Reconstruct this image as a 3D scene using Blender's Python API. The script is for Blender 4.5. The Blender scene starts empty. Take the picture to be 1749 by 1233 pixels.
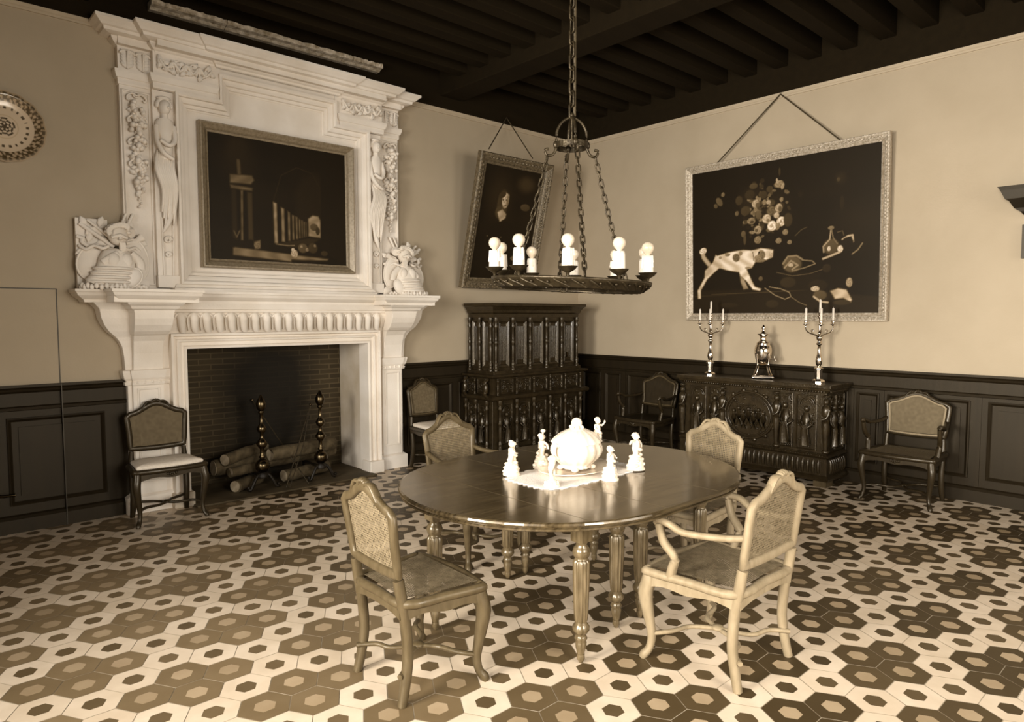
import bpy, math, random
import numpy as np
from mathutils import Matrix, Vector
S = bpy.context.scene
COL = S.collection
PI = math.pi
random.seed(7)

# ---------------------------------------------------------------- camera
cam_data = bpy.data.cameras.new('camera')
cam = bpy.data.objects.new('camera', cam_data)
COL.objects.link(cam)
R_ = Vector((0.73697192, -0.67592279, -0.00088219))
U_ = Vector((0.04543553, 0.04823696, 0.99780199))
F_ = Vector((0.67439455, 0.73539213, -0.0662602))
cam.matrix_world = Matrix(((R_.x, U_.x, -F_.x, -6.85081723), (R_.y, U_.y, -F_.y, -6.16166643),
                           (R_.z, U_.z, -F_.z, 1.6), (0, 0, 0, 1)))
cam_data.sensor_fit = 'HORIZONTAL'
cam_data.sensor_width = 36.0
cam_data.lens = 1166.442 / 1749 * 36.0
cam_data.clip_start = 0.05
S.camera = cam

# ---------------------------------------------------------------- world, light, exposure
world = bpy.data.worlds.new('world')
S.world = world
world.use_nodes = True
world.node_tree.nodes['Background'].inputs[0].default_value = (1, 0.97, 0.92, 1)
world.node_tree.nodes['Background'].inputs[1].default_value = 0.6
S.view_settings.view_transform = 'Standard'
S.view_settings.look = 'None'
S.view_settings.gamma = 1.0
S.view_settings.use_curve_mapping = False
S.view_settings.exposure = 0.12
S.cycles.max_bounces = 8
S.cycles.use_denoising = True

ROOM_X, ROOM_Y, CEIL = -9.2, -8.4, 4.36


def window_light(name, loc, rot, sx, sy, power, spread=180):
    l = bpy.data.lights.new(name, 'AREA')
    l.shape = 'RECTANGLE'
    l.size, l.size_y = sx, sy
    l.energy = power
    l.color = (1.0, 0.97, 0.92)
    l.spread = math.radians(spread)
    o = bpy.data.objects.new(name, l)
    o.location = loc
    o.rotation_euler = rot
    COL.objects.link(o)
    return o


# daylight through the four windows of the two walls behind the camera
window_light('daylight_side', (ROOM_X - 0.12, -3.7, 1.9), (0, -PI / 2 + .10, 0), 1.9, 1.6, 190, 88)
window_light('daylight_side_2', (ROOM_X - 0.12, -6.5, 1.9), (0, -PI / 2 + .14, 0), 1.9, 1.6, 265, 112)
window_light('daylight_near', (-5.1, ROOM_Y - 0.12, 1.85), (PI / 2 - .32, 0, 0), 1.6, 1.9, 85, 100)
window_light('daylight_far', (-2.4, ROOM_Y - 0.12, 1.85), (PI / 2 - .25, 0, 0), 1.6, 1.9, 40, 105)

# ---------------------------------------------------------------- materials
RAMP = [(0, (14, 10, 4)), (.12, (34, 26, 14)), (.25, (62, 51, 32)), (.5, (128, 112, 86)), (.75, (188, 171, 146)), (1, (245, 236, 224))]


def sep(v):
    v = min(1, max(0, v))
    for (a, ca), (b, cb) in zip(RAMP, RAMP[1:]):
        if v <= b:
            t = (v - a) / (b - a)
            c = [(ca[i] + (cb[i] - ca[i]) * t) / 255 for i in range(3)]
            return tuple((x / 12.92 if x < .04045 else ((x + .055) / 1.055) ** 2.4) for x in c) + (1.0,)
    return (1, 1, 1, 1)


def mat(name, v, v2=None, rough=.6, scale=8, detail=4, stretch=(1, 1, 1), bump=0, bscale=None, metal=0, coat=0, spec=.5, attr=None, wave=0):
    m = bpy.data.materials.new(name)
    m.use_nodes = True
    nt = m.node_tree
    b = nt.nodes['Principled BSDF']
    b.inputs['Roughness'].default_value = rough
    b.inputs['Metallic'].default_value = metal
    b.inputs['Coat Weight'].default_value = coat
    b.inputs['Coat Roughness'].default_value = .12
    b.inputs['Specular IOR Level'].default_value = spec
    b.inputs['Base Color'].default_value = sep(v)
    if not metal:
        b.inputs['Specular Tint'].default_value = (1, .86, .66, 1)
        b.inputs['Coat Tint'].default_value = (1, .93, .82, 1)
    tc = nt.nodes.new('ShaderNodeTexCoord')
    mp = nt.nodes.new('ShaderNodeMapping')
    mp.inputs['Scale'].default_value = stretch
    nt.links.new(tc.outputs['Object'], mp.inputs[0])
    n = nt.nodes.new('ShaderNodeTexNoise')
    n.inputs['Scale'].default_value = scale
    n.inputs['Detail'].default_value = detail
    nt.links.new(mp.outputs[0], n.inputs[0])
    cr = nt.nodes.new('ShaderNodeValToRGB')
    cr.color_ramp.elements[0].position = .3
    cr.color_ramp.elements[1].position = .7
    cr.color_ramp.elements[0].color = sep(v2 if v2 is not None else v)
    cr.color_ramp.elements[1].color = sep(v)
    nt.links.new(n.outputs[0], cr.inputs[0])
    col = cr.outputs[0]
    if attr:
        a = nt.nodes.new('ShaderNodeAttribute')
        a.attribute_name = attr
        mx = nt.nodes.new('ShaderNodeMix')
        mx.data_type = 'RGBA'
        mx.blend_type = 'MULTIPLY'
        mx.inputs[0].default_value = 1
        nt.links.new(a.outputs['Color'], mx.inputs[6])
        nt.links.new(col, mx.inputs[7])
        col = mx.outputs[2]
    nt.links.new(col, b.inputs['Base Color'])
    if bump:
        bn = nt.nodes.new('ShaderNodeTexNoise')
        bn.inputs['Scale'].default_value = bscale or scale * 3
        bn.inputs['Detail'].default_value = 5
        nt.links.new(mp.outputs[0], bn.inputs[0])
        bp = nt.nodes.new('ShaderNodeBump')
        bp.inputs['Strength'].default_value = bump
        bp.inputs['Distance'].default_value = .01
        nt.links.new(bn.outputs[0], bp.inputs['Height'])
        nt.links.new(bp.outputs[0], b.inputs['Normal'])
    return m


M = {
    'wall': mat('wall_plaster', .68, .655, .85, 2.5, 6, bump=.06, bscale=60),
    'moulding': mat('painted_moulding', .7, .67, .7, 4),
    'wood_wall': mat('dark_panel_wood', .115, .085, .5, 5, 6, (3, 3, .4), bump=.05, spec=.22),
    'ceiling': mat('dark_ceiling_wood', .10, .075, .9, 4, 6, (.5, 4, 4), bump=.1, spec=.1),
    'stone': mat('pale_stone', .96, .88, .75, 3, 8, bump=.12, bscale=70),
    'stone_rough': mat('rough_pale_stone', .8, .5, .95, 22, 8, bump=.8, bscale=60),
    'stone_reveal': mat('stained_stone', .93, .72, .85, 1.6, 8, bump=.2, bscale=30),
    'table': mat('polished_mahogany', .33, .15, .2, 4, 9, (1.0, 16, 6), coat=.4, spec=.5),
    'table_leg': mat('waxed_mahogany', .40, .26, .25, 12, 6, (4, 4, .6), coat=.3),
    'oak': mat('light_beech', .54, .46, .5, 9, 6, (3, 3, 1), bump=.1, spec=.35),
    'walnut': mat('dark_walnut', .17, .11, .38, 14, 6, (3, 3, .6), coat=.1, spec=.4),
    'walnut_mid': mat('brown_walnut', .34, .26, .45, 9, 6, (3, 3, 1), coat=.1, spec=.35),
    'cane': mat('woven_cane', .50, .38, .7, 40, 4),
    'cane_dark': mat('aged_woven_cane', .42, .33, .7, 40, 4),
    'backing': mat('cane_backing_cloth', .33, .28, .9, 30, 4),
    'cushion': mat('pale_seat_cloth', .9, .84, .75, 60, 3),
    'carved': mat('carved_oak', .18, .10, .32, 14, 6, coat=.2, bump=.3, bscale=50, spec=.4),
    'iron': mat('wrought_iron', .28, .17, .42, 20, 5, metal=.65, bump=.3),
    'iron_dark': mat('black_iron', .14, .08, .5, 20, 5, metal=.4),
    'brass': mat('polished_brass', .42, .22, .25, 10, 3, metal=1),
    'silver': mat('polished_silver', .93, .85, .13, 8, 3, metal=1),
    'candle': mat('ivory_candle', .9, .85, .5, 20, 3),
    'bulb': mat('frosted_bulb', .78, .74, .25, 20, 3),
    'porcelain': mat('white_porcelain', .9, .86, .18, 20, 3, coat=.4),
    'lace': mat('white_lace', 1, .97, .85, 90, 4, bump=.4, bscale=150),
    'gilt': mat('dull_gilt', .82, .55, .38, 60, 5, bump=.5, bscale=120, metal=.25),
    'gilt_dark': mat('dark_gilt', .5, .27, .38, 50, 5, bump=.6, bscale=90, metal=.25),
    'stone_frame': mat('greyed_gilt', .6, .48, .4, 50, 5, metal=.15),
    'cord': mat('picture_cord', .25, .2, .8, 40),
    'canvas': mat('painted_canvas', 1, 1, .5, 8, attr='Col', spec=.2),
    'glaze': mat('glazed_earthenware', 1, 1, .25, 8, attr='Col', coat=.3),
    'bark': mat('log_bark', .38, .2, .9, 14, 8, bump=.6),
    'log_end': mat('log_end', .66, .5, .85, 20, 5),
    'soot': mat('soot', .1, .06, .95, 6),
    'hearth': mat('hearth_stone', .34, .2, .7, 5, 8, bump=.2),
    'tile': mat('cement_tile', 1, .94, .42, 9, 8, attr='Col', bump=.04),
    'grout': mat('tile_joint', .74, .62, .8, 10),
    'black': mat('black_wood', .06, .04, .5, 6),
}


def brick_mat():
    m = mat('old_brick', .3, .2, .9, 6)
    nt = m.node_tree
    b = nt.nodes['Principled BSDF']
    tc = nt.nodes.new('ShaderNodeTexCoord')
    sx = nt.nodes.new('ShaderNodeSeparateXYZ')
    cb = nt.nodes.new('ShaderNodeCombineXYZ')
    ad = nt.nodes.new('ShaderNodeMath')
    nt.links.new(tc.outputs['Object'], sx.inputs[0])
    nt.links.new(sx.outputs[0], ad.inputs[0])
    nt.links.new(sx.outputs[1], ad.inputs[1])
    nt.links.new(ad.outputs[0], cb.inputs[0])
    nt.links.new(sx.outputs[2], cb.inputs[1])
    br = nt.nodes.new('ShaderNodeTexBrick')
    br.inputs['Scale'].default_value = 1
    br.inputs['Brick Width'].default_value = .22
    br.inputs['Row Height'].default_value = .052
    br.inputs['Mortar Size'].default_value = .006
    br.inputs['Color1'].default_value = sep(.22)
    br.inputs['Color2'].default_value = sep(.165)
    br.inputs['Mortar'].default_value = sep(.3)
    nt.links.new(cb.outputs[0], br.inputs[0])
    # old soot deposit in the middle of the fireback, a stain of its own shape
    mpn = nt.nodes.new('ShaderNodeTexNoise')
    mpn.inputs['Scale'].default_value = 2.2
    sub = nt.nodes.new('ShaderNodeVectorMath')
    sub.operation = 'SUBTRACT'
    sub.inputs[1].default_value = (.03, 0, .62)
    nt.links.new(tc.outputs['Object'], sub.inputs[0])
    scl = nt.nodes.new('ShaderNodeVectorMath')
    scl.operation = 'MULTIPLY'
    scl.inputs[1].default_value = (1.35, .1, .9)
    nt.links.new(sub.outputs[0], scl.inputs[0])
    ln = nt.nodes.new('ShaderNodeVectorMath')
    ln.operation = 'LENGTH'
    nt.links.new(scl.outputs[0], ln.inputs[0])
    a2 = nt.nodes.new('ShaderNodeMath')
    nt.links.new(ln.outputs['Value'], a2.inputs[0])
    nt.links.new(mpn.outputs[0], a2.inputs[1])
    cr = nt.nodes.new('ShaderNodeValToRGB')
    cr.color_ramp.elements[0].position = 1.0 / 1.6 * 1.0
    cr.color_ramp.elements[0].color = (.06, .06, .06, 1)
    cr.color_ramp.elements[1].position = 1.0
    cr.color_ramp.elements[1].color = (1, 1, 1, 1)
    mr = nt.nodes.new('ShaderNodeMath')
    mr.operation = 'MULTIPLY'
    mr.inputs[1].default_value = .72
    nt.links.new(a2.outputs[0], mr.inputs[0])
    nt.links.new(mr.outputs[0], cr.inputs[0])
    mx = nt.nodes.new('ShaderNodeMix')
    mx.data_type = 'RGBA'
    mx.blend_type = 'MULTIPLY'
    mx.inputs[0].default_value = 1
    nt.links.new(br.outputs[0], mx.inputs[6])
    nt.links.new(cr.outputs[0], mx.inputs[7])
    nt.links.new(mx.outputs[2], b.inputs['Base Color'])
    bp = nt.nodes.new('ShaderNodeBump')
    bp.inputs['Strength'].default_value = .5
    bp.inputs['Distance'].default_value = .01
    iv = nt.nodes.new('ShaderNodeMath')
    iv.operation = 'SUBTRACT'
    iv.inputs[0].default_value = 1
    nt.links.new(br.outputs['Fac'], iv.inputs[1])
    nt.links.new(iv.outputs[0], bp.inputs['Height'])
    nt.links.new(bp.outputs[0], b.inputs['Normal'])
    return m


M['brick'] = brick_mat()


# ---------------------------------------------------------------- mesh building
class MB:
    def __init__(s):
        s.v, s.f, s.sm, s.mi = [], [], [], []
        s.T = Matrix.Identity(4)
        s.m = 0

    def add(s, vs, fs, smooth=False):
        o = len(s.v)
        T = s.T
        for p in vs:
            s.v.append(tuple(T @ Vector(p)))
        for f in fs:
            s.f.append([i + o for i in f])
            s.sm.append(smooth)
            s.mi.append(s.m)
        return s

    def box(s, x0, x1, y0, y1, z0, z1):
        return s.add([(x0, y0, z0), (x1, y0, z0), (x1, y1, z0), (x0, y1, z0), (x0, y0, z1), (x1, y0, z1), (x1, y1, z1), (x0, y1, z1)],
                     [(0, 3, 2, 1), (4, 5, 6, 7), (0, 1, 5, 4), (1, 2, 6, 5), (2, 3, 7, 6), (3, 0, 4, 7)])

    def loft(s, rings, cap=True, smooth=False, closed=True):
        n = len(rings[0])
        vs = [p for r in rings for p in r]
        fs = []
        for k in range(len(rings) - 1):
            for i in range(n if closed else n - 1):
                j = (i + 1) % n
                fs.append((k * n + i, k * n + j, (k + 1) * n + j, (k + 1) * n + i))
        s.add(vs, fs, smooth)
        if cap and closed:
            s.add(rings[0], [tuple(range(n))[::-1]])
            s.add(rings[-1], [tuple(range(n))])
        return s

    def lathe(s, prof, c=(0, 0, 0), n=20, axis='z', smooth=True, flute=0, nf=12, a0=0, a1=2 * PI):
        full = abs(a1 - a0 - 2 * PI) < 1e-6
        rings = []
        for r, z in prof:
            ring = []
            for i in range(n if full else n + 1):
                a = a0 + (a1 - a0) * i / n
                rr = r * (1 - flute * (.5 + .5 * math.cos(a * nf))) if flute else r
                x, y = rr * math.cos(a), rr * math.sin(a)
                p = (x, y, z) if axis == 'z' else ((z, x, y) if axis == 'x' else (x, z, y))
                ring.append((c[0] + p[0], c[1] + p[1], c[2] + p[2]))
            rings.append(ring)
        return s.loft(rings, full and tuple(prof[0]) != tuple(prof[-1]), smooth, full)

    def sph(s, c, r, nu=12, nv=8, rot=None):
        if not hasattr(r, '__len__'):
            r = (r, r, r)
        rings = []
        for k in range(nv + 1):
            t = PI * (k + .001 if k == 0 else (k - .001 if k == nv else k)) / nv
            ring = []
            for i in range(nu):
                a = 2 * PI * i / nu
                p = Vector((r[0] * math.sin(t) * math.cos(a), r[1] * math.sin(t) * math.sin(a), -r[2] * math.cos(t)))
                if rot is not None:
                    p = rot @ p
                ring.append((c[0] + p.x, c[1] + p.y, c[2] + p.z))
            rings.append(ring)
        return s.loft(rings, False, True)

    def tube(s, pts, rad, n=8, closed=False, up=(0, 0, 1), flat=1.0, sq=False, cap=True):
        """section swept along pts; rad: number or list of r or (ru, rv); u is across, v is along `up`"""
        P = [Vector(p) for p in pts]
        m = len(P)
        rings = []
        upv = Vector(up)
        for k in range(m):
            if closed:
                t = P[(k + 1) % m] - P[k - 1]
            else:
                t = P[min(k + 1, m - 1)] - P[max(k - 1, 0)]
            t.normalize()
            u = t.cross(upv)
            if u.length < 1e-3:
                u = t.cross(Vector((0, 1, 0.01)))
            u.normalize()
            w = u.cross(t)
            r = rad[k] if isinstance(rad, (list, tuple)) and not (len(rad) == 2 and m != 2 and not hasattr(rad[0], '__len__')) else rad
            ru, rv = r if hasattr(r, '__len__') else (r, r * flat)
            ring = []
            for i in range(n):
                a = 2 * PI * (i + .5) / n
                ca, sa = math.cos(a), math.sin(a)
                if sq:
                    q = max(abs(ca), abs(sa)) ** .75
                    ca, sa = ca / q, sa / q
                ring.append(tuple(P[k] + u * (ru * ca) + w * (rv * sa)))
            rings.append(ring)
        if closed:
            rings.append(rings[0])
        return s.loft(rings, cap and not closed, True)

    def sweep(s, path, prof, fn, closed=False, smooth=False, caps=True):
        """mitred moulding: path 2D, prof [(offset to the right-hand side, height)], fn(u,v,h)->xyz"""
        n = len(path)
        offs = []
        for k in range(n):
            p = Vector(path[k])
            a = Vector(path[k - 1]) if (k > 0 or closed) else None
            b = Vector(path[(k + 1) % n]) if (k < n - 1 or closed) else None
            d0 = (p - a).normalized() if a is not None else (b - p).normalized()
            d1 = (b - p).normalized() if b is not None else d0
            n0 = Vector((d0.y, -d0.x))
            n1 = Vector((d1.y, -d1.x))
            q = n0 + n1
            q = q / max(.15, q.dot(n0)) if q.length > 1e-6 else n0
            offs.append(q)
        rings = []
        for k in range(n):
            rings.append([fn(path[k][0] + offs[k].x * o, path[k][1] + offs[k].y * o, h) for o, h in prof])
        if closed:
            rings.append(rings[0])
        m = len(prof)
        vs = [p for r in rings for p in r]
        fs = [(k * m + i, k * m + i + 1, (k + 1) * m + i + 1, (k + 1) * m + i) for k in range(len(rings) - 1) for i in range(m - 1)]
        s.add(vs, fs, smooth)
        if caps and not closed:
            s.add(rings[0], [tuple(range(m))])
            s.add(rings[-1], [tuple(range(m))[::-1]])
        return s

    def prism(s, poly, h0, h1, fn=lambda u, v, h: (u, v, h)):
        n = len(poly)
        return s.loft([[fn(u, v, h0) for u, v in poly], [fn(u, v, h1) for u, v in poly]])

    def grid(s, fn, nu, nv, smooth=True):
        vs = [fn(i / nu, j / nv) for j in range(nv + 1) for i in range(nu + 1)]
        w = nu + 1
        return s.add(vs, [(j * w + i, j * w + i + 1, (j + 1) * w + i + 1, (j + 1) * w + i) for j in range(nv) for i in range(nu)], smooth)

    def build(s, name, m, parent=None, bevel=0, sub=0, loc=None):
        me = bpy.data.meshes.new(name)
        me.from_pydata(s.v, [], s.f)
        me.polygons.foreach_set('use_smooth', s.sm)
        ms = m if isinstance(m, (list, tuple)) else [m]
        for x in ms:
            me.materials.append(M[x] if isinstance(x, str) else x)
        if len(ms) > 1:
            me.polygons.foreach_set('material_index', s.mi)
        me.update()
        o = bpy.data.objects.new(name, me)
        COL.objects.link(o)
        if parent is not None:
            o.parent = parent
        if loc:
            o.location = loc
        if bevel:
            b = o.modifiers.new('bevel', 'BEVEL')
            b.width = bevel
            b.segments = 2
            b.limit_method = 'ANGLE'
        if sub:
            b = o.modifiers.new('sub', 'SUBSURF')
            b.levels = b.render_levels = sub
        return o


def thing(name, label, cat, loc=(0, 0, 0), rz=0, group=None):
    o = bpy.data.objects.new(name, None)
    COL.objects.link(o)
    o.empty_display_size = .1
    o.location = loc
    o.rotation_euler = (0, 0, rz)
    return tag(o, label, cat, group)


def tag(o, label, cat, group=None):
    o['label'] = label
    o['category'] = cat
    if group:
        o['group'] = group
    return o


def struct(o):
    o['kind'] = 'structure'
    return o


def kids(o):
    return [c for c in o.children]


def copy_tree(o, parent=None):
    c = o.copy()
    COL.objects.link(c)
    c.parent = parent
    for ch in list(o.children):
        copy_tree(ch, c)
    return c


def set_attr(me, cols):
    """cols: Nx3 linear, per vertex"""
    a = me.color_attributes.new('Col', 'FLOAT_COLOR', 'POINT')
    c = np.ones((len(cols), 4), dtype=np.float32)
    c[:, :3] = cols
    a.data.foreach_set('color', c.ravel())


_rv = np.linspace(0, 1, 65)
_rc = np.array([sep(v)[:3] for v in _rv])


def sepv(a):
    return np.stack([np.interp(a, _rv, _rc[:, i]) for i in range(3)], -1)


def spl(pts, n=4, closed=False):
    """Catmull-Rom through pts"""
    P = [Vector(p) for p in pts]
    m = len(P)
    out = []
    rng = m if closed else m - 1
    for k in range(rng):
        p0 = P[k - 1] if (closed or k > 0) else P[0]
        p1, p2 = P[k], P[(k + 1) % m]
        p3 = P[(k + 2) % m] if (closed or k + 2 < m) else P[-1]
        for i in range(n):
            t = i / n
            out.append(tuple(.5 * ((2 * p1) + (p2 - p0) * t + (2 * p0 - 5 * p1 + 4 * p2 - p3) * t * t + (3 * p1 - p0 - 3 * p2 + p3) * t ** 3)))
    if not closed:
        out.append(tuple(P[-1]))
    return out


def lerp(a, b, t):
    return a + (b - a) * t
# ================================================================ THE SETTING
CX = -4.14            # centre line of the fireplace
H = 3.86              # top of the plaster
HW = 1.092            # top of the wainscot

# floor: cement tiles, hexagon in hexagon; dark ones in fours
TP = .1979
TO = (-6.113, -2.687)


def build_floor():
    b = MB()
    b.m = 1
    b.box(ROOM_X - .3, .3, ROOM_Y - .3, .9, -.1, -.0015)
    cols = [sepv(np.array(.5))] * 8
    b.m = 0
    Rr = TP / math.sqrt(3)
    rnd = random.Random(3)
    gshade = {}
    for i in range(-40, 60):
        for j in range(-60, 60):
            x = TO[0] + TP * (-.866 * (i + j))
            y = TO[1] + TP * .5 * (i - j)
            if not (ROOM_X < x < .05 and ROOM_Y < y < .1):
                continue
            c = (i + 3 * j) % 8
            dark = c in (0, 1, 3, 4)
            if dark:
                oi, oj = {0: (0, 0), 1: (1, 0), 3: (0, 1), 4: (1, 1)}[c]
                key = (i - oi, j - oj)
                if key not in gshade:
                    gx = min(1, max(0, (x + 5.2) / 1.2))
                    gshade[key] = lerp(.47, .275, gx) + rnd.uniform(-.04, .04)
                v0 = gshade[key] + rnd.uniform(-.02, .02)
                v1 = .66 + rnd.uniform(-.04, .04)
            else:
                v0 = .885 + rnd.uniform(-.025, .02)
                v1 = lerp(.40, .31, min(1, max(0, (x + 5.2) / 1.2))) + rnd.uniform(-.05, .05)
            ro, ri = Rr - .0021, Rr * .41
            hexa = [(math.cos(PI / 3 * k), math.sin(PI / 3 * k)) for k in range(6)]
            vs = [(x + ro * a, y + ro * d, 0) for a, d in hexa] + [(x + ri * a, y + ri * d, 0) for a, d in hexa]
            vs += [(x + ri * a, y + ri * d, 0) for a, d in hexa]
            b.add(vs, [(k, (k + 1) % 6, 6 + (k + 1) % 6, 6 + k) for k in range(6)] + [tuple(range(12, 18))])
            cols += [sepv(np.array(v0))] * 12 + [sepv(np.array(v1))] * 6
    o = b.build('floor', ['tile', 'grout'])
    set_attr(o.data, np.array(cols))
    struct(o)


build_floor()

# walls
OP = .87              # half width of the fire opening
b = MB()
b.box(ROOM_X, CX - OP, 0, .3, 0, CEIL)
b.box(CX + OP, .3, 0, .3, 0, CEIL)
b.box(CX - OP, CX + OP, 0, .3, 1.33, CEIL)
struct(b.build('wall_left', 'wall'))
b = MB()
b.box(0, .3, ROOM_Y, 0, 0, CEIL)
struct(b.build('wall_right', 'wall'))


def holed(name, L0, L1, holes, fn):
    bb = MB()
    xs = L0
    for a, c, z0, z1 in holes:
        bb.loft([[fn(u, v, h) for u, v in ((xs, 0), (a, 0), (a, CEIL), (xs, CEIL))] for h in (0, .3)])
        bb.loft([[fn(u, v, h) for u, v in ((a, 0), (c, 0), (c, z0), (a, z0))] for h in (0, .3)])
        bb.loft([[fn(u, v, h) for u, v in ((a, z1), (c, z1), (c, CEIL), (a, CEIL))] for h in (0, .3)])
        xs = c
    bb.loft([[fn(u, v, h) for u, v in ((xs, 0), (L1, 0), (L1, CEIL), (xs, CEIL))] for h in (0, .3)])
    struct(bb.build(name, 'wall'))


WIN_S = [(-7.3, -5.7, .95, 2.85), (-4.5, -2.9, .95, 2.85)]
WIN_N = [(-5.95, -4.25, .9, 3.0), (-3.25, -1.55, .9, 3.0)]
holed('wall_side', ROOM_Y, 0, WIN_S, lambda u, v, h: (ROOM_X - h, u, v))
holed('wall_near', ROOM_X, 0, WIN_N, lambda u, v, h: (u, ROOM_Y - h, v))
k = 0
for wl, fn in ((WIN_S, lambda u, v, h: (ROOM_X - h, u, v)), (WIN_N, lambda u, v, h: (u, ROOM_Y - h, v))):
    for a, c, z0, z1 in wl:
        k += 1
        w = MB()
        w.sweep([(a, z0), (a, z1), (c, z1), (c, z0)], [(0, .02), (.06, .02), (.06, .07), (0, .07)], fn, closed=True)
        mid = (a + c) / 2
        w.loft([[fn(u, v, h) for u, v in ((mid - .025, z0), (mid + .025, z0), (mid + .025, z1), (mid - .025, z1))] for h in (.03, .07)])
        struct(w.build('window_%d' % k, 'moulding'))

# ceiling: dark boards, joists towards the right wall, one main beam and wall plates
b = MB()
b.box(ROOM_X - .3, .3, ROOM_Y - .3, .3, CEIL, CEIL + .1)
y = -.38
while y > ROOM_Y + .2:
    b.box(ROOM_X, -.02, y - .14, y, 4.10, CEIL)
    y -= .333
for bx in (-2.0, -5.6):
    b.box(bx - .3, bx, ROOM_Y, 0, 3.98, CEIL)
struct(b.build('ceiling', 'ceiling', bevel=.008))
b = MB()
b.box(ROOM_X, -.06, -.05, 0, H, CEIL)
struct(b.build('trim_1', 'ceiling'))
b = MB()
b.box(-.05, 0, ROOM_Y, 0, H, CEIL)
struct(b.build('trim_2', 'ceiling'))
# thin painted moulding under the beams
cp = [(0, H - .045), (.012, H - .045), (.014, H - .03), (.022, H - .022), (.03, H - .004), (.03, H), (0, H)]
b = MB()
b.sweep([(ROOM_X, 0), (CX - 1.3, 0)], cp, lambda u, v, h: (u, v, h))
b.sweep([(CX + 1.3, 0), (0, 0), (0, ROOM_Y)], cp, lambda u, v, h: (u, v, h))
struct(b.build('trim_3', 'moulding'))

# wainscot: path runs with the room on its right hand
WP = [(0, 0), (.045, 0), (.045, .10), (.03, .12), (.012, .13), (.012, .90), (.022, .905), (.026, .925), (.012, .935),
      (.012, 1.03), (.028, 1.045), (.034, 1.06), (.05, 1.075), (.05, HW), (0, HW)]


def panel(bb, fn, a, c, z0, z1):
    bb.sweep([(a, z0), (a, z1), (c, z1), (c, z0)], [(0, .012), (0, .028), (.010, .032), (.020, .022), (.026, .014), (.03, .012)], fn, closed=True)
    bb.loft([[fn(u, v, h) for u, v in ((a + .07, z0 + .07), (c - .07, z0 + .07), (c - .07, z1 - .07), (a + .07, z1 - .07))] for h in (.012, .022)])


b = MB()
fA = lambda u, v, h: (u, -h, v)
b.sweep([(ROOM_X, 0), (CX - 1.30, 0)], WP, lambda u, v, h: (u, v, h))
b.sweep([(CX + 1.30, 0), (-.0, 0)], WP, lambda u, v, h: (u, v, h))
for a, c in ((-8.9, -8.0), (-7.9, -7.0), (-6.23, -5.60), (-2.75, -2.15), (-2.05, -1.2), (-1.1, -.25)):
    panel(b, fA, a, c, .20, .85)
struct(b.build('trim_4', 'wood_wall'))
b = MB()
fB = lambda u, v, h: (-h, u, v)
b.sweep([(0, 0), (0, ROOM_Y)], WP, lambda u, v, h: (u, v, h))
for a, c in ((-.42, -.12), (-.75, -.50), (-1.85, -.86), (-3.52, -1.95), (-3.80, -3.60), (-4.53, -3.87), (-5.35, -4.66), (-6.2, -5.5)):
    panel(b, fB, a, c, .20, .87)
for yy in (-.46, -.81, -3.56, -3.83, -4.6):
    b.box(-.02, 0, yy - .012, yy + .012, .13, .9)
struct(b.build('trim_5', 'wood_wall'))

# jib door cut in the left wall
b = MB()
b.box(-6.95, -5.888, -.004, 0, HW, 1.80)
b.box(-6.95, -5.888, -.0, .02, .0, 1.8)
d = struct(b.build('door_1', 'wall'))
b = MB()
for x in (-5.884, -6.954):
    b.box(x - .004, x + .004, -.006, 0, HW, 1.806)
    b.box(x - .003, x + .003, -.053, 0, 0.0, HW)
b.box(-6.958, -5.88, -.006, 0, 1.80, 1.808)
b.build('door_gap', 'black', d)
b = MB()
b.tube([(-6.30, -.03, .29), (-6.27, -.06, .29), (-6.20, -.062, .29)], .011, 8)
b.build('door_handle', 'brass', d)
# ================================================================ FIREPLACE
fp = thing('fireplace', 'tall carved white stone fireplace with overmantel reaching the beams', 'fireplace', (CX, 0, 0))


def frect(bb, secs):
    bb.loft([[(xl, 0.0, z), (xl, yf, z), (xr, yf, z), (xr, 0.0, z)] for z, xl, xr, yf in secs])


def mir(bb, f):
    for s in (-1, 1):
        bb.T = Matrix.Diagonal((s, 1, 1, 1))
        f(bb)
    bb.T = Matrix.Identity(4)


def fixn(o):
    # mirrored halves: make normals consistent
    import bmesh
    bm = bmesh.new()
    bm.from_mesh(o.data)
    bmesh.ops.recalc_face_normals(bm, faces=bm.faces)
    bm.to_mesh(o.data)
    bm.free()
    return o


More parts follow.
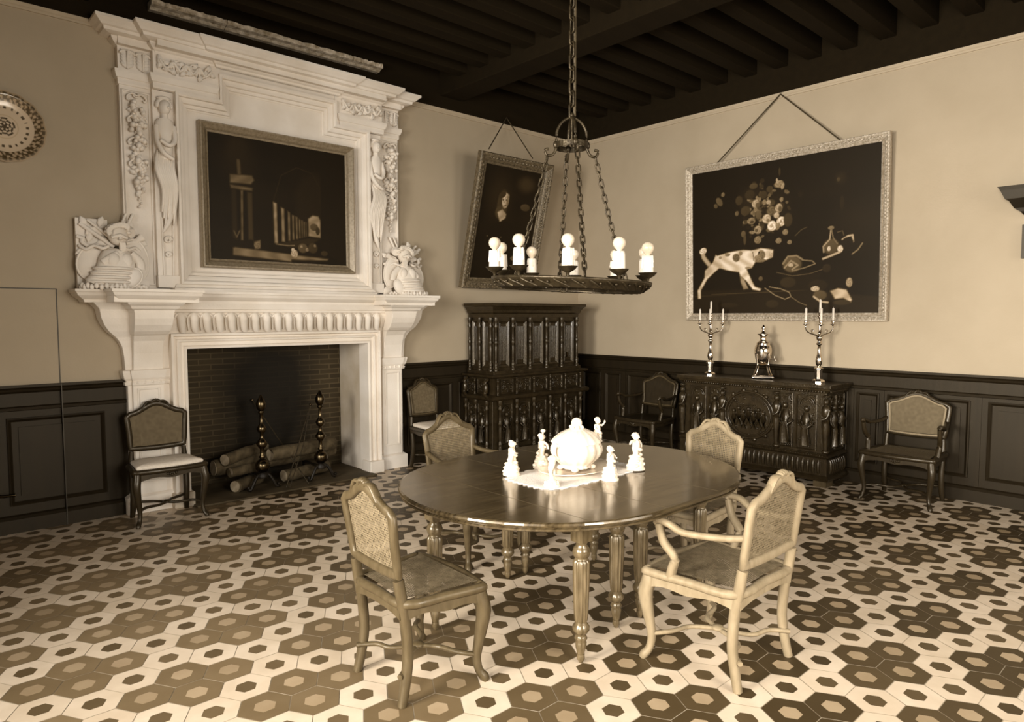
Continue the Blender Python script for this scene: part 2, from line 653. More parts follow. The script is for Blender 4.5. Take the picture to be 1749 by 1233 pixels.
# piers with scrolled consoles (two layers), each side one part
for s in (-1, 1):
    b = MB()
    b.T = Matrix.Diagonal((s, 1, 1, 1))
    outer = [(0, 1.34, .985, -.10), (.13, 1.34, .985, -.10), (.155, 1.30, .985, -.07), (1.04, 1.30, .985, -.07), (1.045, 1.32, .985, -.08),
             (1.07, 1.325, .985, -.09), (1.075, 1.31, .985, -.08), (1.10, 1.33, .985, -.10), (1.15, 1.34, .985, -.11), (1.165, 1.34, .985, -.11),
             (1.17, 1.315, .985, -.08), (1.277, 1.32, .985, -.08), (1.352, 1.33, .985, -.08), (1.40, 1.352, .985, -.09), (1.43, 1.375, .985, -.10),
             (1.453, 1.40, .985, -.115), (1.48, 1.43, .985, -.13), (1.533, 1.464, .985, -.15), (1.586, 1.485, .985, -.165), (1.65, 1.495, .985, -.17),
             (1.666, 1.505, .985, -.18), (1.69, 1.53, .985, -.20), (1.706, 1.545, .985, -.215)]
    frect(b, [(z, a, c, y) for z, a, c, y in outer])
    pc = 1.155
    inner = [(.155, .115, -.10), (1.04, .115, -.10), (1.045, .12, -.11), (1.07, .12, -.115), (1.075, .115, -.105), (1.10, .125, -.12), (1.165, .135, -.135), (1.17, .110, -.115),
             (1.30, .108, -.13), (1.40, .112, -.16), (1.448, .118, -.20), (1.452, .125, -.23), (1.48, .131, -.27), (1.53, .137, -.315), (1.58, .14, -.34), (1.62, .142, -.35),
             (1.645, .148, -.355), (1.655, .168, -.375), (1.675, .178, -.39), (1.69, .20, -.415), (1.706, .207, -.43)]
    b.loft([[(pc + h, -.02, z), (pc + h, y, z), (pc - h, y, z), (pc - h, -.02, z)] for z, h, y in inner])
    # band of points below the ring
    for k in range(4):
        x = pc - .085 + k * .057
        b.add([(x - .027, -.102, 1.055), (x + .027, -.102, 1.055), (x, -.125, 1.06), (x, -.105, 1.10)], [(0, 2, 3), (2, 1, 3), (0, 1, 2)])
    # inner raised panel of the pier
    b.sweep([(pc - .085, .25), (pc - .085, 1.02), (pc + .085, 1.02), (pc + .085, .25)], [(0, .1), (0, .108), (.012, .108), (.018, .1)], lambda u, v, h: (u, -h, v), closed=True)
    fixn(b.build('console_pier', 'stone', fp, bevel=.004))

# moulded stone surround of the opening
b = MB()
b.sweep([(-.86, 0), (-.86, 1.325), (.86, 1.325), (.86, 0)][::-1], [(0, -.02)][:0] + [(0, -.05), (0, .125), (.02, .13), (.028, .112), (.055, .112), (.06, .13), (.075, .135), (.085, .12), (.10, .115), (.108, .15), (.128, .155), (.132, .0)],
        lambda u, v, h: (u, -h, v))
sur = b
o = sur.build('fire_surround', 'stone', fp)
fixn(o)
for s in (-1, 1):
    b = MB()
    b.box(s * .925 - .082, s * .925 + .082, -.175, 0, 0, .125)
    b.build('surround_plinth', 'stone_reveal', fp, bevel=.01)

# gadrooned frieze
b = MB()
b.loft([[(-1.02, 0, z), (-1.02, y, z), (1.02, y, z), (1.02, 0, z)] for z, y in ((1.455, -.13), (1.475, -.14), (1.50, -.155), (1.54, -.18), (1.58, -.2), (1.61, -.205), (1.625, -.2), (1.63, -.215), (1.65, -.22), (1.655, -.235), (1.706, -.25))])
NG = 19
for k in range(NG):
    x = -.92 + k * 1.84 / (NG - 1)
    pts = [(x - .006, -.20, 1.603), (x - .004, -.212, 1.58), (x, -.202, 1.55), (x + .008, -.182, 1.51), (x + .022, -.158, 1.478)]
    b.tube(spl(pts, 3), [(.037 - .0009 * i, .034) for i in range(13)], 8, up=(0, -1, 0))
    arc = [(x - .006 + .043 * math.cos(a), -.212, 1.588 + .032 * math.sin(a)) for a in [PI * t / 8 for t in range(9)]]
    b.tube(arc, .010, 6, up=(0, 1, 0))
    b.tube([(x + .042, -.212, 1.60), (x + .046, -.205, 1.55), (x + .066, -.165, 1.48)], .006, 5, up=(0, 1, 0))
b.build('gadrooned_frieze', 'stone', fp)

# mantel shelf with breaks
b = MB()
sp = [(-.10, 1.70), (-.065, 1.712), (-.06, 1.725), (-.045, 1.735), (-.02, 1.755), (-.008, 1.778), (0, 1.782), (0, 1.802), (-.1, 1.804)]
path = [(1.665, 0), (1.665, -.26), (1.48, -.26), (1.48, -.51), (.83, -.51), (.83, -.31), (-.83, -.31), (-.83, -.51), (-1.48, -.51), (-1.48, -.26), (-1.665, -.26), (-1.665, 0)]
# room lies outside: walk from left to right
path = path[::-1]
b.sweep(path, sp, lambda u, v, h: (u, v, h))
o = fixn(b.build('shelf_moulding', 'stone', fp))
b = MB()
b.box(-1.60, 1.60, -.2, 0, 1.704, 1.803)
for s in (-1, 1):
    b.box(s * 1.155 - .30, s * 1.155 + .30, -.45, 0, 1.704, 1.8035)
b.box(-.9, .9, -.25, 0, 1.704, 1.8032)
b.build('shelf', 'stone', fp)

# overmantel body
b = MB()
b.box(-1.28, 1.28, -.05, .0, 1.803, 3.86)
b.box(-.80, .80, -.065, 0, 1.9, 3.56)
b.build('overmantel_body', 'stone', fp)
b = MB()
b.sweep([(-.93, 0), (-.93, -.15), (.93, -.15), (.93, 0)], [(0, 1.803), (.02, 1.803), (.02, 1.83), (.008, 1.838), (.0, 1.86), (-.03, 1.866)], lambda u, v, h: (u, v, h))
b.box(-.92, .92, -.14, 0, 1.803, 1.866)
fixn(b.build('overmantel_base', 'stone', fp))

# eared architrave around the picture
inn = [(-.78, 1.98), (-.78, 3.30), (-.427, 3.30), (-.427, 3.517), (.427, 3.517), (.427, 3.30), (.78, 3.30), (.78, 1.98)]
b = MB()
b.sweep(inn[::-1], [(0, .05), (0, .072), (.012, .078), (.016, .092), (.04, .098), (.046, .118), (.062, .126), (.082, .132), (.086, .155), (.098, .165), (.116, .165), (.116, .03)],
        lambda u, v, h: (u, -h, v), closed=True)
fixn(b.build('eared_architrave', 'stone', fp))


# hanging swags of fruit
def leaf(bb, p, L, W, ang, tilt=.35, y0=0):
    """pointed carved leaf lying on a wall facing -y"""
    c, s_ = math.cos(ang), math.sin(ang)
    rows = []
    for i in range(6):
        t = i / 5
        w = W * math.sin(PI * min(1, t * .93 + .07)) ** .8 * (1 + .18 * (i % 2))
        d = -.006 - tilt * L * math.sin(t * PI) * .35
        rows.append([(t * L, -w, d + .008), (t * L, -w * .5, d - .004), (t * L, 0, d + .003), (t * L, w * .5, d - .004), (t * L, w, d + .008)])
    vs = [(p[0] + u * c - v * s_, p[1] + y, p[2] + u * s_ + v * c) for r in rows for u, v, y in r]
    fs = [(k * 5 + i, k * 5 + i + 1, (k + 1) * 5 + i + 1, (k + 1) * 5 + i) for k in range(5) for i in range(4)]
    bb.add(vs, fs, True)
    bb.add([(x, y + .012, z) for x, y, z in vs], [f[::-1] for f in fs], True)


def fruit_drop(bb, x, z0, z1, yb, rnd):
    # ribbon at the top
    zz = z0
    bb.tube([(x + .022 * math.cos(a), yb - .012, zz + .02 * math.sin(a)) for a in [2 * PI * t / 12 for t in range(12)]], .006, 6, closed=True, up=(0, 1, 0))
    n = 4
    for g in range(n):
        zc = z0 - .12 - g * (z0 - z1 - .2) / (n - .6)
        for s in (-1, 1):
            bb.tube(spl([(x, yb - .012, zc + .115), (x + s * .035, yb - .02, zc + .125), (x + s * .068, yb - .016, zc + .10), (x + s * .062, yb - .012, zc + .075), (x + s * .048, yb - .012, zc + .085)], 3), .008, 6, up=(0, 1, 0))
        for k in range(11):
            t = k / 10
            w = .052 * math.sin(PI * (.25 + .75 * t)) ** .7
            leaf(bb, (x + rnd.uniform(-.4, .4) * w, yb - .01, zc + .05 - t * .16), .06, .017, rnd.uniform(0, 2 * PI), .5)
        for k in range(16):
            t = rnd.random()
            w = .055 * math.sin(PI * (.2 + .75 * t)) ** .7
            r = rnd.uniform(.013, .024)
            bb.sph((x + rnd.uniform(-w, w), yb - .018 - rnd.uniform(0, .02), zc + .065 - t * .19), (r, r, r * rnd.uniform(.9, 1.3)), 8, 6)
        bb.tube([(x, yb - .012, zc - .13), (x + .004, yb - .012, zc - .19)], .007, 6, up=(0, 1, 0))
    for k in range(5):
        bb.sph((x + rnd.uniform(-.012, .012), yb - .015, z1 + .02 - k * .028), (.010, .010, .013), 8, 6)


def deepen(y0, k):
    return Matrix.Translation((0, y0, 0)) @ Matrix.Diagonal((1, k, 1, 1)) @ Matrix.Translation((0, -y0, 0))


rnd = random.Random(11)
for s in (-1, 1):
    b = MB()
    xc = s * 1.165
    b.box(xc - .114, xc + .116 if s < 0 else xc + .114, -.062, -.04, 1.8035, 3.411)
    b.sweep([(xc - .088, 1.86), (xc - .088, 3.36), (xc + .088, 3.36), (xc + .088, 1.86)], [(-.0, .06), (0, .074), (-.010, .078), (-.018, .062)][::-1], lambda u, v, h: (u, -h, v), closed=True)
    pil = fixn(b.build('pilaster', 'stone', fp))
    b = MB()
    b.T = deepen(-.062, 1.9)
    fruit_drop(b, xc, 3.34, 2.56, -.062, rnd)
    b.build('fruit_swag', 'stone', pil)
    # draped term figure on the inner strip
    xh = s * .975
    b = MB()
    b.box(xh - .08, xh + .08, -.10, -.04, 1.83, 3.41)
    b.box(xh - .085, xh + .085, -.125, -.04, 1.83, 1.93)
    hm = b.build('term_pilaster', 'stone', fp, bevel=.004)
    b = MB()
    b.T = deepen(-.10, 1.35)
    # head with hair
    b.sph((xh, -.13, 3.27), (.045, .045, .06), 12, 10)
    b.sph((xh - s * .012, -.172, 3.262), (.009, .014, .013), 8, 6)
    for k in range(12):
        a = PI * k / 11
        b.sph((xh + .05 * math.cos(a), -.115, 3.285 + .05 * math.sin(a)), (.018, .02, .02), 8, 6)
    b.sph((xh, -.115, 3.345), (.055, .03, .018), 10, 6)
    b.tube([(xh, -.12, 3.23), (xh, -.12, 3.17)], [.026, .03], 10)
    # shoulders, chest, folded arm
    b.tube(spl([(xh, -.115, 3.18), (xh, -.118, 3.13), (xh, -.125, 3.05), (xh - s * .005, -.12, 2.95), (xh, -.115, 2.86)], 3), [(.05 + .024 * math.sin(PI * min(1, i / 6)), .035) for i in range(13)], 12, up=(0, 1, 0))
    b.tube(spl([(xh + .065, -.12, 3.13), (xh + .062, -.155, 3.02), (xh + .01, -.18, 2.96), (xh - .05, -.165, 3.00)], 4), [.022 - .0006 * i for i in range(13)], 8, up=(0, 1, 0))
    b.tube(spl([(xh - .062, -.12, 3.12), (xh - .062, -.14, 2.99), (xh - .03, -.17, 2.9), (xh + .04, -.165, 2.86)], 4), [.022 - .0006 * i for i in range(13)], 8, up=(0, 1, 0))
    # drapery folds sweeping down
    for k in range(9):
        t = k / 8
        x0 = xh - .06 + .12 * t
        b.tube(spl([(x0, -.12, 2.93 - .06 * t), (x0 + s * .02, -.15, 2.78), (x0 - s * .025 * (1 - t), -.15, 2.62), (xh + (x0 - xh) * .7, -.125, 2.44 - .05 * (k % 3))], 4),
               [.006 + .013 * math.sin(PI * i / 12) for i in range(13)], 7, up=(0, 1, 0))
    # tapering sheath with scroll and leaf
    b.tube(spl([(xh + s * .02, -.105, 2.5), (xh - s * .02, -.12, 2.42), (xh + s * .01, -.118, 2.33), (xh + s * .035, -.11, 2.28)], 4), [.03, .032, .03, .027, .025, .02, .022, .025, .02, .016, .014, .01, .008], 8, up=(0, 1, 0))
    for zz, rr in ((2.22, .03), (2.1, .022)):
        b.tube([(xh + rr * math.cos(a) * (1 - t / 20), -.112, zz + rr * math.sin(a) * (1 - t / 20)) for t, a in [(t, 2 * PI * t / 9) for t in range(15)]], .009, 6, up=(0, 1, 0))
    b.tube([(xh - .04, -.105, 2.4), (xh - .035, -.105, 1.93)], .007, 6)
    b.tube([(xh + .045, -.105, 2.4), (xh + .035, -.105, 1.93)], .007, 6)
    b.build('term_figure', 'stone', hm)

# entablature
nk = [(-1.29, 0), (-1.29, -.075), (-1.06, -.075), (-1.06, -.155), (-.575, -.155), (-.575, -.05)]
for s in (-1, 1):
    b = MB()
    pth = nk if s < 0 else [(-x, y) for x, y in nk][::-1]
    b.sweep(pth, [(-.03, 3.405), (-.004, 3.41), (0, 3.425), (.0, 3.455), (.01, 3.46), (.018, 3.485), (.022, 3.50), (.022, 3.518), (-.03, 3.522)], lambda u, v, h: (u, v, h))
    b.box(min(s * 1.284, s * .53), max(s * 1.284, s * .53), -.07, -.003, 3.412, 3.7)
    b.box(min(s * 1.05, s * .533), max(s * 1.05, s * .533), -.14, -.004, 3.415, 3.722)
    fixn(b.build('necking', 'stone', fp))
b = MB()
b.box(-.571, .571, -.12, -.01, 3.60, 3.722)
b.box(-.547, .547, -.13, -.01, 3.62, 3.645)
b.build('plain_frieze', 'stone', fp)
for s in (-1, 1):
    b = MB()
    b.T = deepen(-.07, 1.7)
    for k in range(2):   # upright acanthus leaves
        x = s * 1.165 - .055 + .11 * k
        for q in range(5):
            leaf(b, (x, -.072, 3.54 + .024 * q), .06, .014, PI / 2 + .9, .4)
            leaf(b, (x, -.072, 3.54 + .024 * q), .06, .014, PI / 2 - .9, .4)
        b.tube([(x, -.08, 3.53), (x, -.095, 3.66)], .007, 6)
        b.tube([(x + .052 * math.cos(a), -.082, 3.64 + .028 * math.sin(a)) for a in [PI * t / 8 for t in range(9)]], .008, 6, up=(0, 1, 0))
    # scrolling leaf frieze on the forward block
    b.T = deepen(-.14, 2.2)
    x0, x1 = s * .81 - .20, s * .81 + .20
    for k in range(7):
        xx = lerp(x0 + .02, x1 - .02, k / 6)
        zc = 3.60 + .018 * (-1) ** k
        b.tube([(xx + (.033 - .0017 * t) * math.cos(a), -.15, zc + (.033 - .0017 * t) * math.sin(a)) for t, a in [(t, .5 * t * (-1) ** k + PI / 2) for t in range(17)]], .0085, 6, up=(0, 1, 0))
        for q in range(3):
            leaf(b, (xx, -.142, zc), .062, .018, k * 1.3 + q * 2.1, .5)
    b.tube(spl([(lerp(x0, x1, i / 8), -.155, 3.60 + .03 * (-1) ** i) for i in range(9)], 3), .011, 6, up=(0, 1, 0))
    b.build('carved_frieze', 'stone', fp)
ent = [(-1.33, 0), (-1.33, -.11), (-1.08, -.11), (-1.08, -.19), (-.62, -.19), (-.62, -.215)]
ent = ent + [(-x, y) for x, y in ent][::-1]
b = MB()
b.sweep(ent, [(-.06, 3.678), (-.048, 3.684), (-.044, 3.70), (-.03, 3.708), (-.014, 3.722), (0, 3.74), (.004, 3.752), (0, 3.757), (.03, 3.760), (.062, 3.768), (.066, 3.79), (.085, 3.797), (.10, 3.812), (.122, 3.83), (.13, 3.836), (.13, 3.855), (-.05, 3.857)],
        lambda u, v, h: (u, v, h))
fixn(b.build('cornice', 'stone', fp))
b = MB()
b.box(-1.288, 1.288, -.12, -.005, 3.703, 3.8545)
b.box(-1.04, 1.04, -.24, -.006, 3.718, 3.856)
b.build('cornice_core', 'stone', fp)
b = MB()
for a, c in ((-1.05, -.47), (-.465, .62), (.625, 1.05)):
    n = 24
    b.loft([[(lerp(a, c, i / n), 0.0, 4.03), (lerp(a, c, i / n), -.10, 4.028), (lerp(a, c, i / n), -.125, 4.045), (lerp(a, c, i / n), -.165 + rnd.uniform(-.008, .006), 4.052),
             (lerp(a, c, i / n), -.17 + rnd.uniform(-.006, .01), 4.088 + rnd.uniform(-.006, .005)), (lerp(a, c, i / n), 0, 4.09)] for i in range(n + 1)])
b.build('top_slab', 'stone_rough', fp)

# firebox
b = MB()
b.box(-.90, .90, .47, .6, 0, 1.45)
b.box(-.98, -.86, .02, .6, 0, 1.45)
b.box(-.9, .9, -.0, .6, 1.36, 1.5)
o = b.build('fireback', 'brick', fp)
for s in (1,):
    b = MB()
    b.box(.864, .99, .04, .475, 0, 1.36)
    b.build('stone_reveal', 'stone_reveal', fp, bevel=.006)
b = MB()
b.box(-.86, .86, -.27, .47, 0, .018)
b.build('hearth', 'hearth', fp, bevel=.006)


# carved trophies standing on the shelf
def helmet(bb, c, r, s):
    x, y, z = c
    bb.sph((x, y, z), (r, r * .9, r * 1.15), 16, 12)
    for k in range(9):   # laurel and crest
        a = PI * (.05 + .9 * k / 8)
        bb.sph((x + r * 1.05 * math.cos(a), y - .01, z + r * .95 * math.sin(a) + .012), (r * .34, r * .4, r * .22), 8, 6)
        leaf(bb, (x + r * .9 * math.cos(a), y - r * .7, z + r * .5 + r * .4 * math.sin(a)), r * .8, r * .25, a + PI / 2, .4)
    bb.tube([(x - r * .75, y - r * .75, z - r * .35), (x, y - r * 1.08, z - r * .1), (x + r * .75, y - r * .75, z - r * .35)], [.012, .018, .012], 8)
    bb.tube([(x, y - r * 1.05, z - .01), (x, y - r * 1.15, z - r * .6)], [.010, .016], 8)


def shield(bb, c, rx, rz, rot, dy=.03):
    x, y, z = c
    Rm = Matrix.Rotation(rot, 3, 'Y')
    bb.sph(c, (rx, dy, rz), 24, 12, Rm)
    ring = []
    for i in range(24):
        a = 2 * PI * i / 24
        p = Rm @ Vector((rx * math.cos(a), 0, rz * math.sin(a)))
        ring.append((x + p.x, y - .004, z + p.z))
    bb.tube(ring, .009, 6, closed=True, up=(0, 1, 0))


def trophy(side):
    s = side
    loc = (CX + s * (1.37 if s < 0 else 1.30), -.03, 1.8045)
    t = thing('carved_trophy', 'carved stone trophy of arms with helmet and cuirass, %s end of mantel shelf' % ('left' if s < 0 else 'right'), 'sculpture', loc, 0, None)
    q = -1 if s > 0 else 1     # mirror
    Tm = Matrix.Diagonal((q, 1, 1, 1))

    def part(name, fill):
        bb = MB()
        bb.T = Tm
        fill(bb)
        return fixn(bb.build(name, 'stone', t))

    if s < 0:
        part('back_slab', lambda bb: (bb.box(-.245, -.03, -.045, 0, 0, .54)))

    def cuirass(bb):
        P_ = spl([(.03, -.12, .30), (.02, -.13, .25), (0, -.145, .18), (-.03, -.15, .11), (-.06, -.145, .04), (-.08, -.14, .0)], 3)
        W = [.075, .095, .115, .12, .125, .13, .13, .125, .125, .125, .13, .135, .14, .145, .15, .15]
        bb.tube(P_, [(w, w * .62) for w in W], 18, up=(0, 1, 0))
        for k in range(5):   # lames of the skirt
            zz = .02 + .035 * k
            bb.tube([(-.06 + (.155 - .006 * k) * math.cos(a) + .01 * k, -.14 + .1 * math.sin(a), zz) for a in [PI + PI * i / 14 for i in range(15)]], .012, 6)
        for k in range(16):   # fringe of scales
            a = PI * 1.0 + PI * k / 15
            bb.sph((-.075 + .165 * math.cos(a), -.14 + .112 * math.sin(a), .012 + .012 * (k % 2)), (.016, .014, .024), 8, 6)
        bb.sph((-.03, -.20, .22), (.05, .03, .06), 10, 8)
        bb.sph((.06, -.19, .22), (.045, .03, .06), 10, 8)
        bb.tube([(-.04, -.13, .31), (.02, -.19, .285), (.08, -.14, .31)], .014, 8)
    part('cuirass', cuirass)
    part('helmet', lambda bb: helmet(bb, (.02, -.13, .42), .07, s))
    part('round_shield', lambda bb: shield(bb, (-.15, -.07, .20), .10, .13, .2))
    part('oval_shield', lambda bb: (shield(bb, (.15, -.09, .24), .09, .16, -.15), shield(bb, (.10, -.17, .09), .085, .06, -.9, .035)))

    def arms(bb):
        for p, e, r in (((-.22, -.06, .50), (0, -.09, .33), .017), ((-.17, -.07, .53), (.02, -.1, .36), .011), ((.15, -.06, .60), (.03, -.09, .35), .012), ((.10, -.06, .60), (0, -.09, .36), .010)):
            bb.tube([p, e], r, 8)
        bb.tube([(.20, -.08, .42), (.15, -.09, .38), (.08, -.11, .36)], [.034, .018, .012], 10)
        bb.tube([(.10, -.10, .455), (.12, -.13, .44)], [.05, .035], 14)
        for k in range(14):
            a = rnd.uniform(0, 2 * PI)
            leaf(bb, (rnd.uniform(-.2, .18), -.055, rnd.uniform(.3, .5)), .085, .022, a, .5)
        for sg in (-1, 1):
            bb.tube(spl([(sg * .05, -.14, .33), (sg * .09, -.15, .31), (sg * .14, -.12, .33), (sg * .19, -.10, .30), (sg * .23, -.07, .33)], 3), .013, 7, up=(0, 1, 0))
        bb.tube(spl([(-.24, -.05, .40), (-.20, -.06, .385), (-.21, -.06, .36), (-.16, -.07, .33), (-.10, -.08, .345)], 3), .016, 7, up=(0, 1, 0))
        bb.box(.02, .06, -.19, -.15, .30, .36)
    part('weapons', arms)

    def straps(bb):
        bb.tube(spl([(.0, -.19, .27), (-.06, -.2, .23), (-.10, -.19, .20)], 3), [(.03, .02)] * 7, 8, up=(0, 1, 0))
        bb.tube(spl([(.10, -.16, .28), (.16, -.16, .22), (.17, -.15, .16)], 3), [(.035, .018)] * 7, 8, up=(0, 1, 0))
        for k in range(9):
            bb.sph((.06 + .018 * k, -.15, .02 + .008 * (k % 2)), (.015, .015, .018), 8, 6)
        leaf(bb, (.16, -.08, .10), .13, .045, -.9, .5)
    part('straps', straps)
    return t


trophy(-1)
trophy(1)

# ---------------------------------------------------------------- andirons, logs, tools


def andiron(loc, label):
    t = thing('andiron', label, 'andiron', loc, 0, None)
    t.scale = (1.05, 1.05, 1.1)
    b = MB()
    b.sph((0, 0, .20), (.062, .062, .06), 18, 12)
    b.lathe([(.02, .26), (.03, .275), (.018, .29), (.018, .34), (.035, .36), (.05, .385), (.035, .41), (.018, .43), (.016, .47), (.034, .485), (.042, .51), (.03, .535), (.016, .55), (.015, .63), (.028, .645), (.02, .66)], n=16)
    b.lathe([(.02, .655), (.038, .68), (.044, .715), (.03, .75), (.018, .765), (.012, .78), (.004, .79)], n=16)
    b.build('knopped_column', 'brass', t)
    b = MB()
    for s in (-1, 1):
        b.tube(spl([(0, 0, .13), (s * .05, -.01, .12), (s * .09, -.02, .06), (s * .11, -.02, .02), (s * .135, -.02, .02), (s * .13, -.02, .045)], 3), .014, 8)
    b.lathe([(.045, .10), (.05, .12), (.03, .145)], n=16)
    b.build('scroll_feet', 'iron_dark', t)
    b = MB()
    b.tube([(0, .02, .12), (0, .12, .11), (0, .36, .11), (0, .38, .0)], .014, 8)
    b.build('log_rest', 'iron_dark', t)
    return t


andiron((-4.375, -.10, .019), 'brass and iron andiron with knobbed column, left in the fireplace')
andiron((-3.80, -.10, .019), 'brass and iron andiron with knobbed column, right in the fireplace')


def log(p, e, r, label):
    p, e = Vector(p), Vector(e)
    t = thing('firewood_log', label, 'log', p, 0, 'logs in the fireplace')
    b = MB()
    n = 7
    rg = random.Random(int(r * 9999))
    P_ = [tuple((e - p) * (i / n) + Vector((rg.uniform(-.006, .006), rg.uniform(-.006, .006), rg.uniform(-.006, .006)))) for i in range(n + 1)]
    b.tube(P_, [r * rg.uniform(.93, 1.05) for _ in range(n + 1)], 14)
    b.build('bark', 'bark', t)
    d = (e - p).normalized()
    for q0, q1 in ((-d * .004, d * .002), ((e - p) - d * .002, (e - p) + d * .004)):
        b = MB()
        b.tube([tuple(q0), tuple(q1)], r * .9, 14)
        b.build('cut_end', 'log_end', t)
    return t


log((-4.72, .16, .225), (-3.50, .24, .225), .075, 'long back log lying across the andirons')
log((-4.66, .04, .31), (-4.20, .27, .345), .055, 'short split log resting on top of the pile behind the left andiron')
log((-4.62, .02, .195), (-4.30, .10, .195), .045, 'thin log end jutting out beside the left andiron')
log((-4.60, -.03, .073), (-4.30, .16, .073), .055, 'small log with pale cut end lying on the hearth at left')
log((-4.25, .02, .305), (-3.55, .12, .315), .065, 'thick upper log lying towards the right andiron')
log((-4.12, .03, .083), (-3.62, .14, .083), .06, 'lower log on the hearth between the andirons')


def tool(p, e, label, kind):
    t = thing(kind, label, 'fire tool', p)
    v = Vector(e) - Vector(p)
    b = MB()
    b.tube([(0, 0, 0), tuple(v)], .006, 8)
    b.build('shaft', 'iron', t)
    b = MB()
    b.sph(tuple(v), .014, 10, 8)
    b.build('knob', 'brass', t)
    if kind == 'fire_tongs':
        b = MB()
        b.tube([tuple(v * .93), tuple(v * .5 + Vector((.05, 0, 0))), (.035, 0, 0)], .005, 8)
        b.build('tong_arm', 'iron', t)
    return t


tool((-4.20, -.20, .024), (-3.84, .02, .74), 'pair of iron tongs leaning towards the right andiron', 'fire_tongs')
tool((-3.98, -.21, .024), (-4.24, .44, .78), 'thin iron poker leaning against the sooty fireback', 'fire_poker')
# ================================================================ CHAIRS
def cane(fn, u0, u1, v0, v1, top=None, step=.0125, w=.0052, side=None):
    """real woven strips; fn(u, v, h) -> xyz; top(u) upper limit, side(v) half width"""
    b = MB()
    n = int((u1 - u0) / step)
    for i in range(n + 1):
        u = u0 + (i + .5) * (u1 - u0) / (n + 1)
        vt = top(u) if top else v1
        va = v0
        if side:
            vs_ = [v0 + (v1 - v0) * k / 12 for k in range(13) if abs(u) <= side(v0 + (v1 - v0) * k / 12)]
            if len(vs_) < 2:
                continue
            va, vt = vs_[0], vs_[-1]
        k = 6
        rows = [[fn(u - w / 2, lerp(va, vt, j / k), .0006), fn(u + w / 2, lerp(va, vt, j / k), .0006)] for j in range(k + 1)]
        b.add([p for r in rows for p in r], [(2 * j, 2 * j + 1, 2 * j + 3, 2 * j + 2) for j in range(k)])
    n = int((v1 - v0) / step)
    for i in range(n + 1):
        v = v0 + (i + .5) * (v1 - v0) / (n + 1)
        a, c = u0, u1
        if side:
            a, c = -side(v), side(v)
        if top:
            us = [lerp(a, c, k / 24) for k in range(25) if top(lerp(a, c, k / 24)) >= v]
            segs = []
            if not us:
                continue
            a, c = us[0], us[-1]
        rows = [[fn(lerp(a, c, j / 8), v - w / 2, -.0006), fn(lerp(a, c, j / 8), v + w / 2, -.0006)] for j in range(9)]
        b.add([p for r in rows for p in r], [(2 * j, 2 * j + 1, 2 * j + 3, 2 * j + 2) for j in range(8)])
    return b


